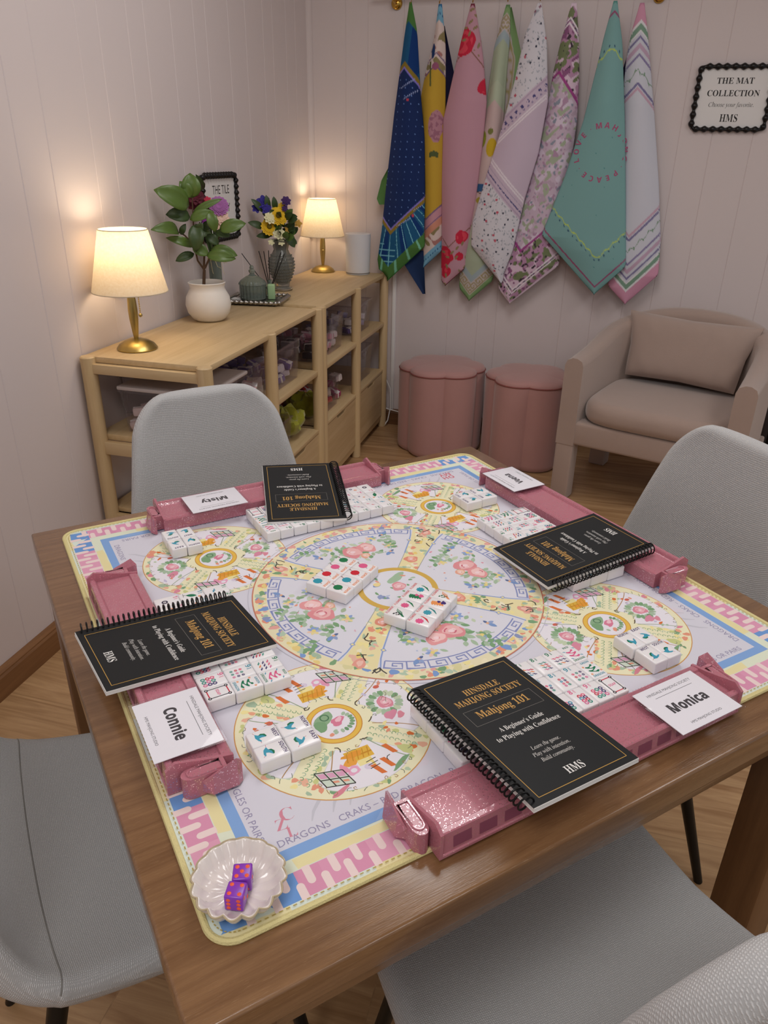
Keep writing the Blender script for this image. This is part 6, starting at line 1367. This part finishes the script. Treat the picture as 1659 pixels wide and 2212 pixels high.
JC = [[1, 0, 0, 0], [0, 0, 0, 0]]
jk = {(0, 0): (1, 'far column, second'), }
ORDJ = [[0, 2, 3, None], []]
for c_ in range(4):
    for r_ in range(2):
        ya = math.radians(-148.6); lx, ly = (c_-1.5)*.0231, (.5-r_)*.0336
        # r_=0 is the row on the right, c_=0 the far end of each row
        n_ = {0: [1, 2, 3, 0], 1: [0, 1, 2, 3]}[r_][c_]
        tile('joker', n_, -.0655+lx*math.cos(ya)-ly*math.sin(ya), .0548+lx*math.sin(ya)+ly*math.cos(ya), ya, 'white joker tile with a %s disc in the %s row of the joker block' % (('green', 'pink', 'red', 'blue')[n_], ('right', 'left')[r_]), 'joker tiles in the middle')

# ------------------------------------------------------------------ spiral bound booklets
def booklet(label, side):
    x, y, a, z, gu, gv = BK[side]
    R3 = Matrix.Rotation(a, 4, 'Z') @ Matrix.Rotation(math.atan(gv), 4, 'X') @ Matrix.Rotation(-math.atan(gu), 4, 'Y')
    t = thing('booklet', label, 'booklet', mat=TM @ Matrix.Translation((x, y, .004+z)) @ R3, group='black spiral bound booklets')
    w, l = BW/2, BL/2
    mb = MB(); mb.box(-w+.0003, w+.0006, -l-.0006, l+.0004, -.0046, -.0006); mb.build('pages', PAGES, t, smooth=False)
    mb = MB(); mb.box(-w, w+.0008, -l-.0008, l, -.0052, -.0047); mb.build('back_cover', PAGES, t, smooth=False)
    p = Paint(0.00005, 2.5e-5); BLK, GLD = '#16191b', '#c59a4c'
    p.box(-w, w, -l, l, -.0005, 0.0, col=S(BLK))
    for o_, ww, c in ((.0075, .0007, GLD),):
        x0, x1, y0, y1 = -w+.0125, w-o_, -l+o_, l-o_
        for A, B in (((x0, y0), (x1, y0)), ((x1, y0), (x1, y1)), ((x1, y1), (x0, y1)), ((x0, y1), (x0, y0))): p.stroke([A, B], ww, c, 1)
    cx = .0035; GT = '#c89a55'; WH = '#e6e4e0'
    p.text('HINSDALE', cx, .060, .0098, GT, 0, SERIF, 2, 'c', .046); p.text('MAHJONG SOCIETY', cx, .0465, .0098, GT, 0, SERIF, 2, 'c', .086)
    p.text('Mahjong 101', cx, .0215, .0115, GT, 0, SERIF, 2, 'c', .066)
    for A, B in (((cx-.044, .0125), (cx+.044, .0125)), ((cx+.044, .0125), (cx+.044, .0375)), ((cx+.044, .0375), (cx-.044, .0375)), ((cx-.044, .0375), (cx-.044, .0125))): p.stroke([A, B], .00032, '#8f8a84', 1)
    p.text("A Beginner\u2019s Guide", cx, -.0060, .0068, WH, 0, SERIF, 2, 'c', .0560, -.006); p.text('to Playing with Confidence', cx, -.0178, .0068, WH, 0, SERIF, 2, 'c', .0800, -.006)
    for i, s_ in enumerate(('Learn the game.', 'Play with intention.', 'Build community.')): p.text(s_, cx-.001, -.0425-.0088*i, .0050, '#d2d0cc', 0, SERIFI, 2, 'c', (.036, .046, .040)[i])
    p.text('HMS', cx, -.0845, .0100, '#e9e7e4', 0, SERIF, 2, 'c', .0215)
    p.build('front_cover', COVER, t, smooth=False, fixn=False)
    n = 30; pts = []
    for i in range(n*14+1):
        th = 2*PI*i/14; yy = -l+.006+(BL-.012)*i/(n*14); pts.append((-w-.0020+.0078*math.cos(th), yy, -.0010+.0078*math.sin(th)))
    mb = MB(); mb.tube(pts, .0010, 6); mb.build('spiral_binding', BLACKM, t)
    return t
booklet('black spiral booklet lying over the left rack, spiral towards the shelf', 'left')
booklet('black spiral booklet at the back edge, upside down by the grey chair', 'back')
booklet('black spiral booklet at the right edge, towards the armchair', 'right')
booklet('black spiral booklet at the front edge, nearest the camera', 'front')

# ------------------------------------------------------------------ name cards in clear sleeves
def namecard(label, name, x, y, yaw, z, w=.1005, h=.0765, st=SANSB, nw=.052, nh=.0125, tilt=0.0, off=0.0):
    t = thing('name_card', label, 'name card', mat=tmat(x, y, z, yaw) @ Matrix.Rotation(tilt, 4, 'X'), group='name cards in clear sleeves')
    mb = MB(); mb.rbox(-w/2, w/2, -h/2, h/2, 0, .0016, .0007); mb.build('clear_sleeve', SLEEVE, t)
    p = Paint(.0012, 2e-5); a, b = w/2-.0035, h/2-.0035; p.box(-a, a, -b, b, .0005, .0012, col=S('#f6f6fa')); G_ = '#55545a'
    p.text('HINSDALE MAHJONG SOCIETY', 0, .0235, .0036, G_, 0, None, 2, 'c', .068); p.stroke([(-.028, .0185), (.030, .0185)], .0005, G_, 2)
    p.text(name, 0, -.0075, nh, '#424044', 0, st, 2, 'c', nw, off); p.text('HMS MAHJONG STUDIO', 0, -.0275, .0033, G_, 0, None, 2, 'c', .047)
    p.build('card', CARDP, t, smooth=False, fixn=False)
    return t
ZC = .0322
namecard('white name card on the left rack beside the scalloped dish', 'Connie', -.3624, -.1513, -PI/2, ZC, off=.022)
namecard('white name card on the back rack in front of the grey chair', 'Misty', -.1555, .3557, PI, ZC, nw=.045, off=.022)
namecard('white name card on the front rack at the right', 'Monica', .1330, -.3827, 0.0, ZC, nw=.056, off=.022)
namecard('white name card on the right rack at the far corner', 'Veena', .3537, .1930, PI/2, ZC, nw=.046, off=.022)

# ------------------------------------------------------------------ dish and dice
dish = thing('trinket_dish', 'white scalloped ceramic dish with a tan rim at the front mat corner', 'dish', mat=tmat(-.3665, -.347, ZM, 0.3))
def scal(r, z, k, amp=.075, n=192, lob=16): return [(r*(1+amp*k*(abs(math.cos(lob*PI*i/n))-.6))*math.cos(2*PI*i/n), r*(1+amp*k*(abs(math.cos(lob*PI*i/n))-.6))*math.sin(2*PI*i/n), z-.0022*k*abs(math.cos(lob*PI*i/n))) for i in range(n)]
GLZ = pmat('cream_glaze', '#e4dcd6', 0.16, var=0.06, vscale=60, coat=0.6); TANR = pmat('tan_glaze_edge', '#b9a98a', 0.3)
mb = MB(); mb.grid([scal(.012, 0.0, 0), scal(.022, 0.0, .1), scal(.027, .003, .4), scal(.034, .011, .9), scal(.0385, .0205, 1.0), scal(.0378, .0216, 1.0), scal(.0358, .0208, 1.0), scal(.031, .0115, .9), scal(.024, .0062, .6), scal(.014, .0045, .2), scal(.001, .0042, 0)], closed_v=True)
mb.add(scal(.012, 0.0, 0), [tuple(range(192))]); mb.build('bowl', GLZ, dish, ang=180)
mb = MB(); mb.tube(scal(.0383, .0212, 1.0), .0009, 6, closed=True); mb.build('rim', TANR, dish)
PURP = pmat('purple_die', '#8a3bb8', 0.25, sub=0.1); PIP = pmat('orange_pip', '#f0603a', 0.4)
def die(label, x, y, z, yaw, faces, tilt=(0, 0)):
    t = thing('die', label, 'die', mat=tmat(x, y, z, yaw) @ Matrix.Rotation(tilt[0], 4, 'X') @ Matrix.Rotation(tilt[1], 4, 'Y'), group='purple dice'); s_ = .0080
    mb = MB(); mb.rbox(-s_, s_, -s_, s_, 0, 2*s_, .0016, 3); mb.build('cube_body', PURP, t)
    mb = MB(); PT = {1: [(0, 0)], 2: [(-1, 1), (1, -1)], 3: [(-1, 1), (0, 0), (1, -1)], 4: [(-1, 1), (1, 1), (-1, -1), (1, -1)], 5: [(-1, 1), (1, 1), (0, 0), (-1, -1), (1, -1)], 6: [(-1, 1), (-1, 0), (-1, -1), (1, 1), (1, 0), (1, -1)]}
    fr = {'top': (Vector((0, 0, 2*s_)), Vector((1, 0, 0)), Vector((0, 1, 0))), 'front': (Vector((0, -s_, s_)), Vector((1, 0, 0)), Vector((0, 0, 1))), 'right': (Vector((s_, 0, s_)), Vector((0, 1, 0)), Vector((0, 0, 1))), 'left': (Vector((-s_, 0, s_)), Vector((0, 1, 0)), Vector((0, 0, 1))), 'back': (Vector((0, s_, s_)), Vector((1, 0, 0)), Vector((0, 0, 1)))}
    for k, n in faces.items():
        o_, U, V = fr[k]; nn_ = U.cross(V).normalized()
        for a, b in PT[n]:
            c = o_+U*a*.0042+V*b*.0042; m0 = len(mb.v); mb.lathe([(0.0, .00035), (.0012, .0003), (.0018, 0.0)], 12); Mx = Matrix((U, V, nn_)).transposed().to_4x4(); Mx.translation = c; mb.xf(Mx, m0)
    mb.build('pips', PIP, t); return t
die('purple die showing five orange pips, the far one in the scalloped dish', -.3625, -.3445, ZM+.0058, -.45, {'top': 5, 'front': 3, 'right': 1, 'left': 6}, (.04, 0))
die('purple die showing four orange pips, the near one in the scalloped dish', -.3735, -.3590, ZM+.0058, -.62, {'top': 4, 'front': 6, 'right': 2, 'left': 5}, (-.03, 0))
